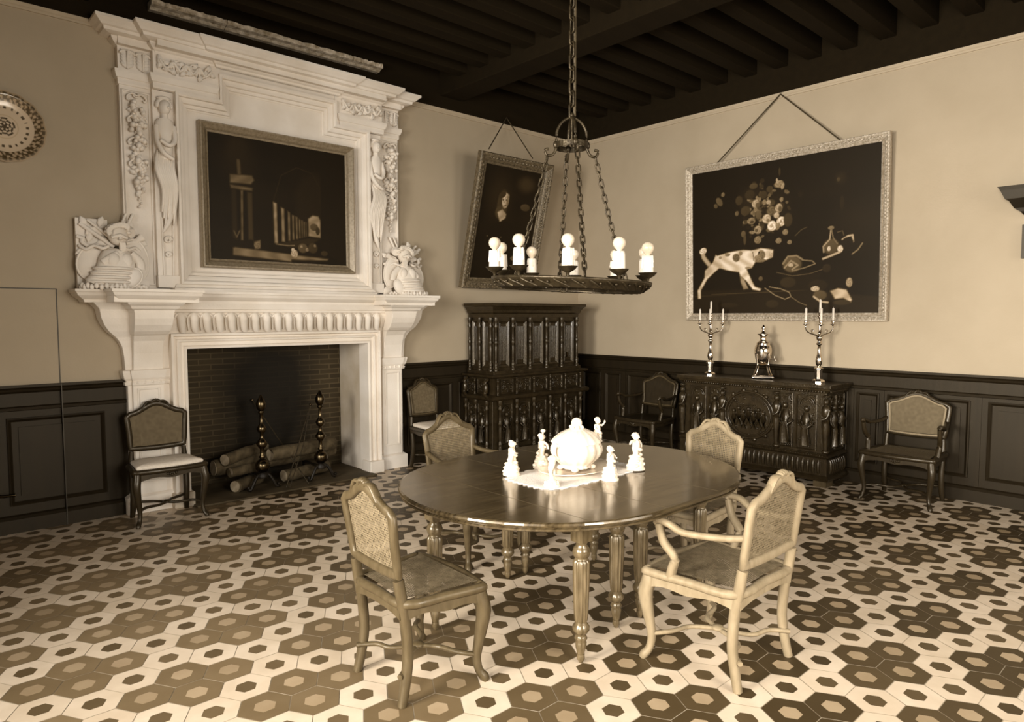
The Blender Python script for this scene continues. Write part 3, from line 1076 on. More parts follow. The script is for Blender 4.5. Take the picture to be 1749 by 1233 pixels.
def make_chair(name, label, loc, rz, wood, canem, arms=False, cushion=False, wb=.40, wf=.50, dp=.44, hs=.43, hb=.93, crest=.07, stretch=True, border=None, solid_back=None, bb0=.55, lean=.14, flare=.02, tf=1.1):
    """open front faces -y; origin on the floor under the seat centre"""
    t = thing(name, label, 'armchair' if arms else 'chair', loc, rz, None)
    yb, yf = dp / 2, -dp / 2
    # lean of the back: y at height z
    def ly(z):
        return yb + .012 + max(0, z - hs) * lean
    hw = wb / 2 - .012
    tw = hw * tf                       # half width at shoulder
    sh = hb - crest - .045               # shoulder height
    # rear legs with posts
    for s in (-1, 1):
        P_ = [(s * (hw + .006), yb + flare, .0), (s * (hw + .002), yb + flare * .2, .07), (s * hw, yb - .014, .19), (s * hw, yb - .006, .33), (s * hw, ly(hs), hs), (s * (hw - .004), ly(bb0 - .02), bb0 - .02)]
        b = MB()
        b.tube(spl(P_, 4), [(.017 + .006 * math.sin(PI * min(1, i / 20)), .017 + .004 * (i / 20)) for i in range(21)], 10, sq=True, up=(0, 1, 0))
        b.build('rear_leg', wood, t)
    # cabriole front legs
    for s in (-1, 1):
        x = s * (wf / 2 - .02)
        P_ = [(x, yf + .02, hs - .02), (x + s * .006, yf + .012, hs - .07), (x + s * .014, yf + .0, hs - .13), (x + s * .002, yf + .012, .2), (x - s * .008, yf + .022, .11), (x - s * .002, yf + .014, .05), (x + s * .012, yf - .004, .018), (x + s * .016, yf - .012, .0)]
        rr = [.026, .029, .028, .021, .016, .015, .018, .014]
        pts = spl(P_, 3)
        rad = [np.interp(i / 3, range(8), rr) for i in range(len(pts))]
        b = MB()
        b.tube(pts, [(r, r * 1.05) for r in rad], 10, sq=True, up=(0, 1, 0))
        b.sph((x + s * .012, yf - .002, hs - .10), (.018, .014, .028), 8, 6)
        b.build('front_leg', wood, t)
    # seat frame: rails with scalloped aprons
    b = MB()
    def xw(y):
        return lerp(wf / 2 - .008, wb / 2 - .004, (y - yf) / dp)
    outl = []
    N = 24
    ring = [(-wf / 2 + .03, yf), (0, yf - .025), (wf / 2 - .03, yf), (wf / 2, yf + .03), (xw(0) + .012, 0), (wb / 2, yb), (0, yb + .012), (-wb / 2, yb), (-xw(0) - .012, 0), (-wf / 2, yf + .03)]
    rp = spl([(x, y, hs - .018) for x, y in ring], 4, closed=True)
    b.tube(rp, (.020, .020), 8, closed=True, sq=True)
    seat_ring = rp

    def apron(p, e, d, th=.014):
        # scalloped board from p to e; d(t) lower drop
        vs, n = [], 16
        P0, P1 = Vector(p), Vector(e)
        nn = (P1 - P0).normalized().cross(Vector((0, 0, 1)))
        rows = []
        for i in range(n + 1):
            q = P0.lerp(P1, i / n)
            z1 = hs - .02
            z0 = hs - .052 - d(i / n)
            rows.append([tuple(q + nn * th + Vector((0, 0, z0))), tuple(q + nn * th + Vector((0, 0, z1))), tuple(q - nn * th + Vector((0, 0, z1))), tuple(q - nn * th + Vector((0, 0, z0)))])
        b.loft(rows)
    f1 = lambda u: .012 + .028 * abs(2 * u - 1) ** 3 + .020 * math.exp(-((u - .5) / .16) ** 2)
    apron((-wf / 2 + .02, yf + .005, 0), (wf / 2 - .02, yf + .005, 0), f1)
    for s in (-1, 1):
        apron((s * (wf / 2 - .01), yf + .03, 0), (s * (wb / 2 - .006), yb, 0), lambda u: .012 + .022 * abs(2 * u - 1) ** 3 + .018 * math.exp(-((u - .45) / .2) ** 2))
    apron((-wb / 2 + .01, yb + .01, 0), (wb / 2 - .01, yb + .01, 0), lambda u: .010 + .02 * abs(2 * u - 1) ** 3)
    for k in range(5):
        b.sph((-.03 + .015 * k, yf - .012, hs - .062 + .006 * abs(k - 2)), (.009, .008, .012), 8, 6)
    b.build('seat_frame', wood, t)
    # seat
    if cushion:
        b = MB()
        pr = [(x * .93, y * .93 + .0, 0) for x, y, z in seat_ring]
        rings = []
        for k, (sc, zz) in enumerate(((1.0, hs + .0), (1.02, hs + .012), (.99, hs + .024), (.8, hs + .034), (.4, hs + .040), (.02, hs + .041))):
            rings.append([(x * sc, y * sc, zz) for x, y, _ in pr])
        b.loft(rings, True, True)
        b.build('seat_cushion', 'cushion', t)
    else:
        def sidew(v):
            return lerp(wf / 2 - .028, wb / 2 - .026, (v - yf) / dp)
        b = cane(lambda u, v, h: (u, v, hs + .001 + h - .012 * (1 - (u / .25) ** 2) * math.sin(PI * (v - yf) / dp)), -wf / 2 + .03, wf / 2 - .03, yf + .012, yb - .008, side=sidew, step=.0115, w=.0072)
        b.build('seat_cane', canem, t)
    # back frame: lower rail, sides, serpentine crest
    zb = bb0

    def topz(u):   # underside of the crest, u in -1..1
        return sh + (crest + .005) * (.5 + .5 * math.cos(PI * min(1, abs(u) / .95))) ** 1.15

    def pt(x, z):
        return (x, ly(z), z)
    fr = []
    for k in range(6):
        z = lerp(zb, sh - .01, k / 5)
        fr.append(pt(-lerp(hw, tw, (z - zb) / (sh - zb)) - .004 * math.sin(PI * (z - zb) / (sh - zb)) * -1, z))
    for k in range(1, 16):
        u = -1 + 2 * k / 16
        fr.append(pt(u * tw * (1.0), topz(u) + .012))
    for k in range(5, -1, -1):
        z = lerp(zb, sh - .01, k / 5)
        fr.append(pt(lerp(hw, tw, (z - zb) / (sh - zb)), z))
    bot = [pt(hw * (1 - 2 * k / 8), zb - .008 * math.sin(PI * k / 8)) for k in range(1, 8)]
    b = MB()
    b.tube(fr + bot, (.021, .0145), 10, closed=True, up=(0, 1, .01), sq=True)
    # carved crest
    zc = topz(0) + .02
    for k in range(7):
        a = PI * (k / 6)
        b.sph(pt(.026 * math.cos(a), zc + .004 + .014 * math.sin(a)), (.011, .020, .014), 8, 6)
    for s in (-1, 1):
        b.tube(spl([pt(s * .03, zc + .006), pt(s * .07, zc + .004), pt(s * .11, topz(.55) + .016)], 3), [(.009, .019)] * 7, 8, up=(0, 1, 0))
    b.build('back_frame', wood, t)
    # woven back
    uh = lambda z: lerp(hw, tw, (z - zb) / (sh - zb)) - .012
    fnb = lambda u, v, h: (u, ly(v) - .003 + h, v)
    side = None
    if not cushion or True:
        b = MB()
        cb_ = cane(fnb, -tw + .014, tw - .014, zb + .012, sh + crest, top=lambda u: topz(u / tw) - .004, step=.0115, w=.0062)
        cb_.build('back_cane', canem, t)
    if border:
        b = MB()
        b.tube([(x * .90, y - .016, lerp(.69, z, .93)) for x, y, z in fr + bot], (.009, .004), 8, closed=True, up=(0, 1, .01), sq=True)
        b.build('back_border', border, t)
    if cushion or border:
        b = MB()
        b.add([(x, y - .001, z) for x, y, z in fr + bot] + [(x, y + .006, z) for x, y, z in fr + bot], [tuple(range(len(fr + bot)))[::-1], tuple(range(len(fr + bot), 2 * len(fr + bot)))])
        b.build('back_lining', 'backing' if canem != 'walnut' else 'walnut', t)
    # X stretcher
    if stretch:
        b = MB()
        zs = .125
        for s in (-1, 1):
            P_ = [(s * (wf / 2 - .028), yf + .025, zs - .005), (s * wf * .33, yf + .085, zs + .004), (s * .07, yf + .115, zs), (0.0, .0, zs + .002)]
            b.tube(spl(P_, 4), (.011, .010), 8, sq=True)
            P_ = [(0.0, .0, zs + .002), (s * .06, yb - .08, zs), (s * wb * .33, yb - .045, zs + .004), (s * hw, yb + .025, zs)]
            b.tube(spl(P_, 4), (.011, .010), 8, sq=True)
        b.sph((0, 0, zs + .006), (.03, .03, .014), 12, 8)
        b.build('stretcher', wood, t)
    if arms:
        for s in (-1, 1):
            za = .655
            b = MB()
            P_ = [(s * lerp(hw, tw, .5), ly(za + .03), za + .02), (s * (tw + .01), yb - .06, za - .002), (s * (wf / 2 + .01), .0, za - .004), (s * (wf / 2 + .025), yf + .15, za + .022), (s * (wf / 2 + .022), yf + .09, za + .030), (s * (wf / 2 + .012), yf + .075, za + .012)]
            pts = spl(P_, 4)
            b.tube(pts, [(.017 + .004 * (i / len(pts)), .014) for i in range(len(pts))], 10, sq=True)
            b.sph(P_[4], (.022, .026, .018), 10, 8)
            b.build('armrest', wood, t)
            b = MB()
            P_ = [(s * (wf / 2 + .016), yf + .085, za + .01), (s * (wf / 2 + .012), yf + .11, za - .07), (s * (wf / 2 + .0), yf + .16, za - .13), (s * (wf / 2 - .006), yf + .145, hs + .03), (s * (wf / 2 - .010), yf + .13, hs - .02)]
            b.tube(spl(P_, 4), [(.016 + .008 * (i / 17), .017) for i in range(17)], 10, sq=True)
            b.build('arm_support', wood, t)
            if border and False:
                pass
    return t


make_chair('side_chair', 'light wood cane side chair at the near left end of the table, back to camera', (-5.155, -3.685, 0), PI / 2 - .03, 'walnut_mid', 'cane', wb=.39, wf=.51, dp=.36, hs=.445, hb=.92)
make_chair('cane_armchair', 'pale wood cane armchair at the near right of the table, its arms turned to it', (-4.02, -4.51, 0), PI, 'oak', 'cane', arms=True, wb=.475, wf=.565, dp=.43, hs=.44, hb=.925, tf=1.02)
make_chair('cane_armchair', 'brown cane armchair behind the far left side of the dining table', (-3.985, -2.67, 0), 0, 'walnut_mid', 'cane', arms=True, wb=.40, wf=.50, dp=.44, hs=.43, hb=.925, crest=.08)
make_chair('side_chair', 'light cane-backed chair behind the right end of the table, before the carved chest', (-3.17, -3.80, 0), -PI / 2, 'oak', 'cane', wb=.37, wf=.46, dp=.42, hb=.925)
make_chair('side_chair', 'dark side chair with pale seat standing before the left pier of the fireplace', (-5.265, -.37, 0), 0, 'walnut', 'cane_dark', cushion=True, wb=.42, wf=.51, dp=.33, hs=.44, hb=.925, lean=.05)
make_chair('side_chair', 'dark side chair with pale seat in the gap between fireplace and tall cupboard', (-2.62, -.36, 0), 0, 'walnut', 'cane_dark', cushion=True, wb=.36, wf=.46, dp=.38, hs=.44, hb=.93, border='walnut_mid', lean=.1)
make_chair('cane_armchair', 'dark armchair in the shade between tall cupboard and carved chest', (-.41, -1.42, 0), -PI / 2, 'walnut', 'walnut', arms=True, wb=.46, wf=.54, dp=.44, hs=.43, hb=.93, border='walnut_mid')
make_chair('cane_armchair', 'dark armchair with light-edged cane back against the right wall panelling', (-.41, -4.155, 0), -PI / 2, 'walnut', 'cane_dark', arms=True, wb=.48, wf=.56, dp=.44, hs=.43, hb=.93, border='oak')
# ================================================================ DINING TABLE
TX, TY = -4.105, -3.67
tb = thing('dining_table', 'large oval polished dark wood extending table on fluted legs', 'table', (TX, TY, 0))


def oval(r, half, z, n=28):
    out = []
    for i in range(n + 1):
        a = PI / 2 + PI * i / n
        out.append((-half + r * math.cos(a), r * math.sin(a), z))
    for i in range(n + 1):
        a = -PI / 2 + PI * i / n
        out.append((half + r * math.cos(a), r * math.sin(a), z))
    return out


b = MB()
hf = .235
b.loft([oval(.70, hf, .700), oval(.742, hf, .700), oval(.748, hf, .704), oval(.748, hf, .711), oval(.740, hf, .715), oval(.742, hf, .718), oval(.752, hf, .721), oval(.756, hf, .728), oval(.753, hf, .736), oval(.744, hf, .740)], True, False)
b.build('tabletop', 'table', tb)
b = MB()
for x in (-.60, -.20, .235):
    h_ = math.sqrt(max(0, .742 ** 2 - max(0, abs(x) - hf) ** 2))
    b.box(x - .0012, x + .0012, -h_, h_, .7395, .7404)
b.build('leaf_joint', 'walnut_mid', tb)
b = MB()
b.loft([oval(.47, .22, .64), oval(.47, .22, .70)], True)
b.build('apron', 'walnut', tb)


def table_leg(x, y, hb_=.62):
    b = MB()
    b.box(x - .035, x + .035, y - .035, y + .035, .575, .70)
    b.lathe([(.034, .578), (.026, .565), (.024, .558), (.036, .545), (.042, .525), (.036, .505), (.028, .498), (.034, .49)], (x, y, 0), 20)
    b.lathe([(.0345, .488), (.040, .478), (.039, .40), (.034, .24), (.031, .205), (.028, .198)], (x, y, 0), 72, flute=.13, nf=12)
    b.lathe([(.024, .20), (.03, .19), (.040, .175), (.040, .16), (.03, .145), (.022, .138), (.026, .13), (.031, .12), (.023, .11), (.027, .10), (.024, .075), (.018, .05), (.016, .044)], (x, y, 0), 20)
    b.lathe([(.018, .044), (.019, .02), (.012, .012), (.0, .012)], (x, y, 0), 16)
    b.sph((x, y, .014), (.014, .014, .014), 12, 8)
    b.build('leg', 'table_leg', tb)


for x, y in ((-4.553, -4.124), (-4.85, -3.40), (-4.154, -4.009), (-3.969, -4.021), (-4.121, -3.145), (-3.988, -3.16), (-3.42, -4.03), (-3.5, -3.3)):
    table_leg(x - TX, y - TY)

# lace mat
mt = None
b = MB()
W2, D2 = .385, .205
per = []
n = 120
for i in range(n):
    a = 2 * PI * i / n
    c, s = math.cos(a), math.sin(a)
    q = (abs(c) ** 5 + abs(s) ** 5) ** (-1 / 5)
    sc = 1 + .028 * math.sin(a * 36)
    per.append((W2 * c * q * sc, D2 * s * q * sc * 1.0))
b.loft([[(x, y, .7405) for x, y in per], [(x, y, .7445 + .001 * math.sin(i * 1.9)) for i, (x, y) in enumerate(per)], [(x * .86, y * .8, .745) for x, y in per], [(x * .1, y * .1, .745) for x, y in per]], True, False)
per2 = [(x * .95, y * .92) for x, y in per]
o = b.build('lace_mat', 'lace', None, loc=(TX, TY, 0))
tag(o, 'white lace mat with scalloped edge in the middle of the dining table', 'table mat')

# platter and tureen
pl = MB()
ov = lambda r, z: [(1.42 * r * (1 + .012 * math.sin(a * 24)) * math.cos(a), r * (1 + .012 * math.sin(a * 24)) * math.sin(a), z) for a in [2 * PI * i / 72 for i in range(72)]]
pl.loft([ov(.09, .746), ov(.12, .749), ov(.168, .766), ov(.172, .768), ov(.168, .771), ov(.125, .757), ov(.05, .755)], True, True)
o = pl.build('oval_platter', 'porcelain', None, loc=(TX + .03, TY + .01, 0))
tag(o, 'large white oval platter under the tureen on the lace mat', 'platter')

tu = thing('soup_tureen', 'big white porcelain tureen with domed lid on the platter at table centre', 'tureen', (TX + .03, TY + .01, .757))


def gad(prof, n=64, ex=1.18, k=16, amp=.03):
    rings = []
    for r, z in prof:
        rings.append([(ex * r * (1 + amp * math.cos(a * k)) * math.cos(a), r * (1 + amp * math.cos(a * k)) * math.sin(a), z) for a in [2 * PI * i / n for i in range(n)]])
    return rings


b = MB()
b.loft(gad([(.075, .012), (.078, .018), (.07, .026), (.09, .04), (.118, .07), (.130, .10), (.128, .125), (.118, .145), (.124, .152)]), True, True)
for s in (-1, 1):
    b.tube(spl([(s * .135, 0, .075), (s * .165, 0, .085), (s * .178, 0, .12), (s * .168, 0, .15), (s * .145, 0, .145)], 3), .011, 8, up=(0, 1, 0))
for k in range(4):
    a = PI / 4 + PI / 2 * k
    b.sph((.09 * math.cos(a) * 1.1, .075 * math.sin(a), .012), (.022, .02, .014), 10, 8)
b.build('bowl', 'porcelain', tu)
b = MB()
b.loft(gad([(.128, .152), (.126, .160), (.112, .178), (.088, .20), (.055, .218), (.03, .228), (.018, .232)], amp=.025), True, True)
b.build('lid', 'porcelain', tu)
b = MB()
b.sph((0, 0, .255), (.030, .030, .030), 14, 10)
for k in range(6):
    b.sph((.03 * math.cos(k), .03 * math.sin(k), .233), (.014, .014, .011), 8, 6)
b.build('lid_knob', 'porcelain', tu)


def figurine(bb, s=1.0, pose=0, base=True, z0=0, x0=0, y0=0):
    """small porcelain child on a rocky base, height about .19*s"""
    def P(x, y, z):
        return (x0 + x * s, y0 + y * s, z0 + z * s)
    def sp(c, r, rot=None):
        bb.sph(P(*c), tuple(q * s for q in r), 12, 8, rot)
    def tb_(pts, r):
        bb.tube([P(*p) for p in spl(pts, 3)], [q * s for q in np.interp(np.linspace(0, len(r) - 1, (len(pts) - 1) * 3 + 1), range(len(r)), r)], 8, up=(0, 1, .1))
    if base:
        bb.lathe([(.036 * s, z0), (.036 * s, z0 + .010 * s), (.028 * s, z0 + .018 * s), (.026 * s, z0 + .028 * s), (.015 * s, z0 + .042 * s), (.0, z0 + .046 * s)], (x0, y0, 0), 14)
        for k in range(7):
            a = k * .9
            sp((.024 * math.cos(a), .024 * math.sin(a), .022), (.012, .012, .012))
    m = -1 if pose % 2 else 1
    # legs
    tb_([(m * .008, 0, .115), (m * .014, -.010, .08), (m * .010, -.004, .045)], [.014, .011, .007])
    tb_([(-m * .008, 0, .115), (-m * .012, .006, .08), (-m * .016, .004, .045)], [.014, .011, .007])
    # torso and drape
    tb_([(0, 0, .108), (m * .002, -.002, .125), (0, 0, .142), (0, 0, .152)], [.017, .017, .016, .009])
    tb_([(-.018, -.006, .118), (0, -.018, .106), (.018, -.01, .098), (.022, .012, .075)], [.006, .010, .010, .005])
    # head
    sp((m * .003, -.002, .170), (.0155, .016, .018))
    sp((m * .003, -.018, .168), (.003, .004, .003))
    for k in range(6):
        a = PI * k / 5
        sp((m * .003 + .014 * math.cos(a), .003, .176 + .010 * math.sin(a)), (.006, .009, .006))
    # arms
    if pose in (0, 3):
        tb_([(m * .014, 0, .148), (m * .034, -.006, .142), (m * .046, -.014, .158)], [.007, .006, .004])
        tb_([(-m * .014, 0, .148), (-m * .028, -.012, .13), (-m * .012, -.026, .122)], [.007, .006, .004])
        sp((m * .048, -.014, .162), (.006, .006, .009))
    elif pose == 1:
        tb_([(m * .014, 0, .148), (m * .036, -.004, .15), (m * .052, -.008, .138)], [.007, .006, .004])
        tb_([(-m * .014, 0, .148), (-m * .032, 0, .13), (-m * .020, -.012, .112)], [.007, .006, .004])
    else:
        tb_([(m * .014, 0, .148), (m * .022, -.014, .168), (m * .020, -.018, .192)], [.007, .006, .004])
        sp((m * .020, -.018, .200), (.012, .012, .010))
        tb_([(-m * .014, 0, .148), (-m * .030, -.010, .134), (-m * .034, -.014, .11)], [.007, .006, .004])


# the child seated on the tureen's handle side
b = MB()
figurine(b, 1.0, 0, False, .088, .125, -.04)
b.build('putto', 'porcelain', tu)

FIG = [(-4.40, -3.485, .7455, .98, 0, 0, 'white porcelain child figurine at the left corner of the lace mat'),
       (-4.16, -3.475, .7455, 1.02, 2, .5, 'white porcelain figurine holding a small vase, behind the left side of the tureen'),
       (-4.085, -3.905, .7405, .95, 3, -.4, 'white porcelain dancing child figurine at the front right edge of the lace mat'),
       (-3.80, -3.855, .7455, 1.08, 1, -.8, 'tallest white porcelain figurine at the far right corner of the lace mat')]
for x, y, z, s, pose, rz, lab in FIG:
    t = thing('porcelain_figurine', lab, 'figurine', (x, y, z), rz + .8, None)
    t.scale = (1.22, 1.22, 1)
    b = MB()
    figurine(b, s, pose, False)
    b.build('child', 'porcelain', t)
    b = MB()
    b.lathe([(.040 * s, 0), (.040 * s, .008 * s), (.034 * s, .014 * s), (.036 * s, .024 * s), (.03 * s, .05 * s), (.022 * s, .07 * s), (.008 * s, .082 * s)], (0, 0, 0), 16)
    for k in range(16):
        a = k * 1.3
        rr = (.034 - .0011 * k) * s
        b.sph((rr * math.cos(a), rr * math.sin(a), (.012 + .0045 * k) * s), (.011 * s, .011 * s, .010 * s), 8, 6)
    b.build('rocky_base', 'porcelain', t)
# slender dolphin-stem vase at the front corner
t = thing('porcelain_stand', 'slender white porcelain stand with curling stem at the front corner of the lace mat', 'ornament', (-4.415, -3.80, .7455), .3)
b = MB()
b.lathe([(.042, 0), (.042, .008), (.034, .014), (.028, .026), (.016, .036), (.008, .04)], n=20)
for k in range(9):
    b.sph((.03 * math.cos(k * .7), .03 * math.sin(k * .7), .018), .010, 8, 6)
b.build('base', 'porcelain', t)
b = MB()
b.tube(spl([(.01, 0, .035), (-.008, 0, .06), (-.012, 0, .085), (.002, 0, .11), (.006, 0, .13), (0, 0, .15)], 4), [.012, .012, .011, .010, .009, .009, .010, .011, .013, .015, .016, .016, .017, .017, .018, .02, .022, .024, .024, .02, .012], 10, up=(0, 1, 0))
b.tube(spl([(.012, 0, .04), (.028, 0, .05), (.03, 0, .07), (.018, 0, .08)], 4), .006, 8, up=(0, 1, 0))
b.build('stem', 'porcelain', t)

# ================================================================ CHANDELIER
CHC = Vector((-3.93, -3.48, 1.80))
ch = thing('chandelier', 'round wrought-iron chandelier hanging by chains above the dining table, ten electric candles', 'chandelier', CHC)
tilt = Matrix.Rotation(math.radians(2.6), 4, Vector((.675, .735, 0))) @ Matrix.Rotation(math.radians(.6), 4, Vector((.737, -.675, 0)))
RR = .445
view_ = math.atan2(.735, .675)
b = MB()
b.T = tilt
b.lathe([(RR + .008, .004), (RR + .014, .004), (RR + .014, -.008), (RR - .006, -.02), (RR - .03, -.048), (RR - .045, -.058), (RR - .05, -.052), (RR - .035, -.044), (RR - .012, -.016), (RR + .008, -.006), (RR + .008, .004)], n=64)
b.lathe([(.30, -.055), (.30, -.047), (.31, -.047), (.31, -.055), (.30, -.055)], n=64, smooth=False)
for k in range(30):     # worked band and pierced scrollwork below
    a = 2 * PI * k / 30
    c, s = math.cos(a), math.sin(a)
    q = (-1) ** k
    rad_ = [(RR - .05, 0, -.055), (RR - .07, .03, -.052), (RR - .10, .015, -.052), (RR - .115, -.02, -.052), (RR - .09, -.03, -.052), (RR - .07, 0, -.052)]
    b.tube(spl([(r * math.cos(a + q * d / .4), r * math.sin(a + q * d / .4), h_) for r, d, h_ in rad_], 3), (.006, .005), 6)
    b.tube([(.31 * c, .31 * s, -.052), ((RR - .045) * c, (RR - .045) * s, -.055)], .005, 6)
    ww = [(RR + .006, -.035, -.012), (RR - .004, -.01, -.026), (RR - .018, .012, -.036), (RR - .034, .04, -.05)]
    b.tube(spl([(r * math.cos(a + d / .4), r * math.sin(a + d / .4), h_) for r, d, h_ in ww], 3), .006, 6)
    b.sph(((RR - .004) * math.cos(a + .05), (RR - .004) * math.sin(a + .05), -.026), (.009, .009, .007), 6, 5)
for k in range(4):
    a = view_ + PI / 2 * k + math.radians(8)
    c, s = math.cos(a), math.sin(a)
    b.tube([(.325 * c, .325 * s, .02), (.325 * c, .325 * s, -.05)], .006, 6)
for a in (0, PI / 2):
    b.box(-.31 if a == 0 else -.012, .31 if a == 0 else .012, -.012 if a == 0 else -.31, .012 if a == 0 else .31, -.054, -.048)
# small hook scrolls below the hoop
b.tube(spl([(-.30, -.25, -.05), (-.31, -.25, -.075), (-.33, -.24, -.075), (-.34, -.24, -.06)], 3), .006, 6)
b.build('hoop', 'iron', ch)
view = math.atan2(.735, .675)
th0 = math.atan2(-.676, .737)  # angle of the camera's right-hand direction
for k in range(10):
    th = math.radians(-7 - 72 + 36 * k)
    # th measured from the near point towards the right
    a = view + PI + th
    x, y = RR * math.cos(a), RR * math.sin(a)
    p = tilt @ Vector((x, y, .0))
    b = MB()
    b.lathe([(.008, .0), (.010, .02), (.018, .026), (.036, .036), (.050, .052), (.052, .054), (.046, .050), (.02, .040), (.0, .040)], tuple(p), 22)
    b.build('drip_pan', 'iron', ch)
    b = MB()
    rg = random.Random(k)
    b.lathe([(.031, .041), (.032, .05), (.031, .09), (.030, .13), (.027, .146), (.012, .148), (.010, .148), (.0, .148)], tuple(p), 16)
    for q in range(5):
        aa = rg.uniform(0, 2 * PI)
        b.tube([(p.x + .028 * math.cos(aa), p.y + .028 * math.sin(aa), p.z + .146), (p.x + .031 * math.cos(aa), p.y + .031 * math.sin(aa), p.z + rg.uniform(.07, .12))], [.004, .006], 6)
    cd = b.build('candle_sleeve', 'candle', ch)
    b = MB()
    b.lathe([(.010, .146), (.012, .152), (.022, .160), (.031, .174), (.034, .190), (.030, .205), (.018, .217), (.0, .221)], tuple(p), 18)
    b.build('bulb', 'bulb', cd)

# crown
zc = .765
CR = .088
b = MB()
b.lathe([(CR, zc - .02), (CR + .006, zc - .02), (CR + .006, zc + .012), (CR, zc + .012), (CR, zc - .02)], n=28, smooth=False)
for k in range(4):
    a = view + PI / 2 * k + math.radians(8)
    c, s = math.cos(a), math.sin(a)
    b.tube(spl([(CR * c, CR * s, zc), (CR * c * .98, CR * s * .98, zc + .07), (CR * c * .65, CR * s * .65, zc + .125), (.01 * c, .01 * s, zc + .155)], 4), .008, 8)
    b.tube(spl([(CR * c, CR * s, zc - .015), ((CR + .02) * c, (CR + .02) * s, zc - .055), ((CR + .055) * c, (CR + .055) * s, zc - .06), ((CR + .065) * c, (CR + .065) * s, zc - .03), ((CR + .045) * c, (CR + .045) * s, zc - .025)], 3), .008, 8)
    b.sph((CR * c * 1.04, CR * s * 1.04, zc), (.016, .016, .022), 10, 8)
b.tube([(0, 0, zc + .16), (0, 0, zc - .01)], .006, 8)
b.lathe([(.004, zc + .15), (.014, zc + .165), (.004, zc + .18)], n=12)
b.build('crown', 'iron', ch)


def link(bb, c, t, u, L, W, r):
    pts = []
    w = W / 2 - r
    l = L / 2 - w
    for i in range(16):
        a = 2 * PI * i / 16
        sx = w * math.cos(a)
        sy = w * math.sin(a) + (l if math.sin(a) > 0 else -l)
        pts.append(tuple(c + u * sx + t * sy))
    n_ = t.cross(u)
    bb.tube(pts, r, 6, closed=True, up=tuple(n_))


def chain(p, e, sag, L=.052, W=.032, r=.0045):
    bb = MB()
    p, e = Vector(p), Vector(e)
    n = max(2, int(round((e - p).length / (L - 2.6 * r))))
    for i in range(n):
        t0 = (i + .5) / n
        c = p.lerp(e, t0) - Vector((0, 0, sag * 4 * t0 * (1 - t0)))
        d = (e - p) / 1 - Vector((0, 0, sag * 4 * (1 - 2 * t0)))
        d.normalize()
        u = d.cross(Vector((0, 0, 1)))
        if u.length < .05:
            u = Vector((.74, -.67, 0))
        u.normalize()
        w_ = d.cross(u)
        ang = PI / 2 * (i % 2) + .5
        link(bb, c, d, u * math.cos(ang) + w_ * math.sin(ang), L, W, r)
    return bb


for k in range(4):
    a = view + PI / 2 * k + math.radians(8)
    c, s = math.cos(a), math.sin(a)
    e = tilt @ Vector((.325 * c, .325 * s, .02))
    chain(((CR + .05) * c, (CR + .05) * s, zc - .06), tuple(e), .025).build('hanging_chain', 'iron', ch)
b = chain((0, 0, zc + .155), (0, 0, CEIL - CHC.z - .42), 0, .085, .045, .006)
b.build('main_chain', 'iron', ch)
b = MB()
b.tube([(.014, -.012, zc + .16), (.014, -.012, CEIL - CHC.z - .30)], .0055, 8)
b.build('power_flex', 'cord', ch)
b = MB()
b.tube([(0, 0, CEIL - CHC.z - .44), (0, 0, CEIL - CHC.z)], .010, 8)
b.lathe([(.05, CEIL - CHC.z), (.045, CEIL - CHC.z - .03), (.01, CEIL - CHC.z - .05)], n=18)
b.build('ceiling_rod', 'iron', ch)
# ================================================================ TALL CARVED CUPBOARD
cp_ = thing('carved_cupboard', 'tall dark carved two-stage cupboard with turned columns in the room corner', 'cupboard', (0, 0, 0))


def column(bb, x, y, z0, z1, r=.016, flute=0):
    L = z1 - z0
    pr = [(r * 1.5, 0), (r * 1.5, .03), (r * .9, .05), (r * 1.3, .09), (r * 1.3, .14), (r * .7, .17), (r * .95, .2), (r * 1.0, .45), (r * .85, .5), (r * 1.45, .53), (r * .8, .57), (r * .9, .62), (r * .75, .80),
          (r * 1.5, .84), (r * .7, .88), (r * 1.3, .92), (r * 1.5, .96), (r * 1.5, 1.0)]
    bb.lathe([(a, z0 + L * t) for a, t in pr], (x, y, 0), 10)


X0, X1 = -1.93, -.50
YF = -.50
b = MB()
b.box(-1.90, -.53, -.46, -.035, .98, 1.60)            # upper body
b.box(-1.93, -.50, -.50, -.035, .90, .985)
b.build('upper_case', 'carved', cp_, bevel=.004)
b = MB()
b.sweep([(-1.90, -.035), (-1.90, -.46), (-.53, -.46), (-.53, -.035)], [(-.02, 1.575), (.01, 1.58), (.012, 1.62), (.03, 1.635), (.035, 1.66), (.065, 1.70), (.08, 1.71), (.08, 1.74), (-.02, 1.742)], lambda u, v, h: (u, v, h))
b.box(-1.9, -.53, -.46, -.035, 1.6, 1.741)
b.build('cupboard_cornice', 'carved', cp_)
b = MB()
b.box(-1.97, -.47, -.52, -.035, .70, .93)
b.sweep([(-1.97, -.035), (-1.97, -.52), (-.47, -.52), (-.47, -.035)], [(-.02, .905), (.02, .91), (.04, .925), (.04, .945), (-.02, .95)], lambda u, v, h: (u, v, h))
b.sweep([(-1.97, -.035), (-1.97, -.52), (-.47, -.52), (-.47, -.035)], [(-.02, .655), (.03, .66), (.05, .68), (.05, .71), (.02, .725), (-.02, .73)], lambda u, v, h: (u, v, h))
b.build('drawer_stage', 'carved', cp_)
b = MB()
b.box(-1.96, -.48, -.51, -.035, .10, .68)
b.box(-2.02, -.44, -.57, -.035, 0, .11)
b.build('lower_case', 'carved', cp_, bevel=.006)
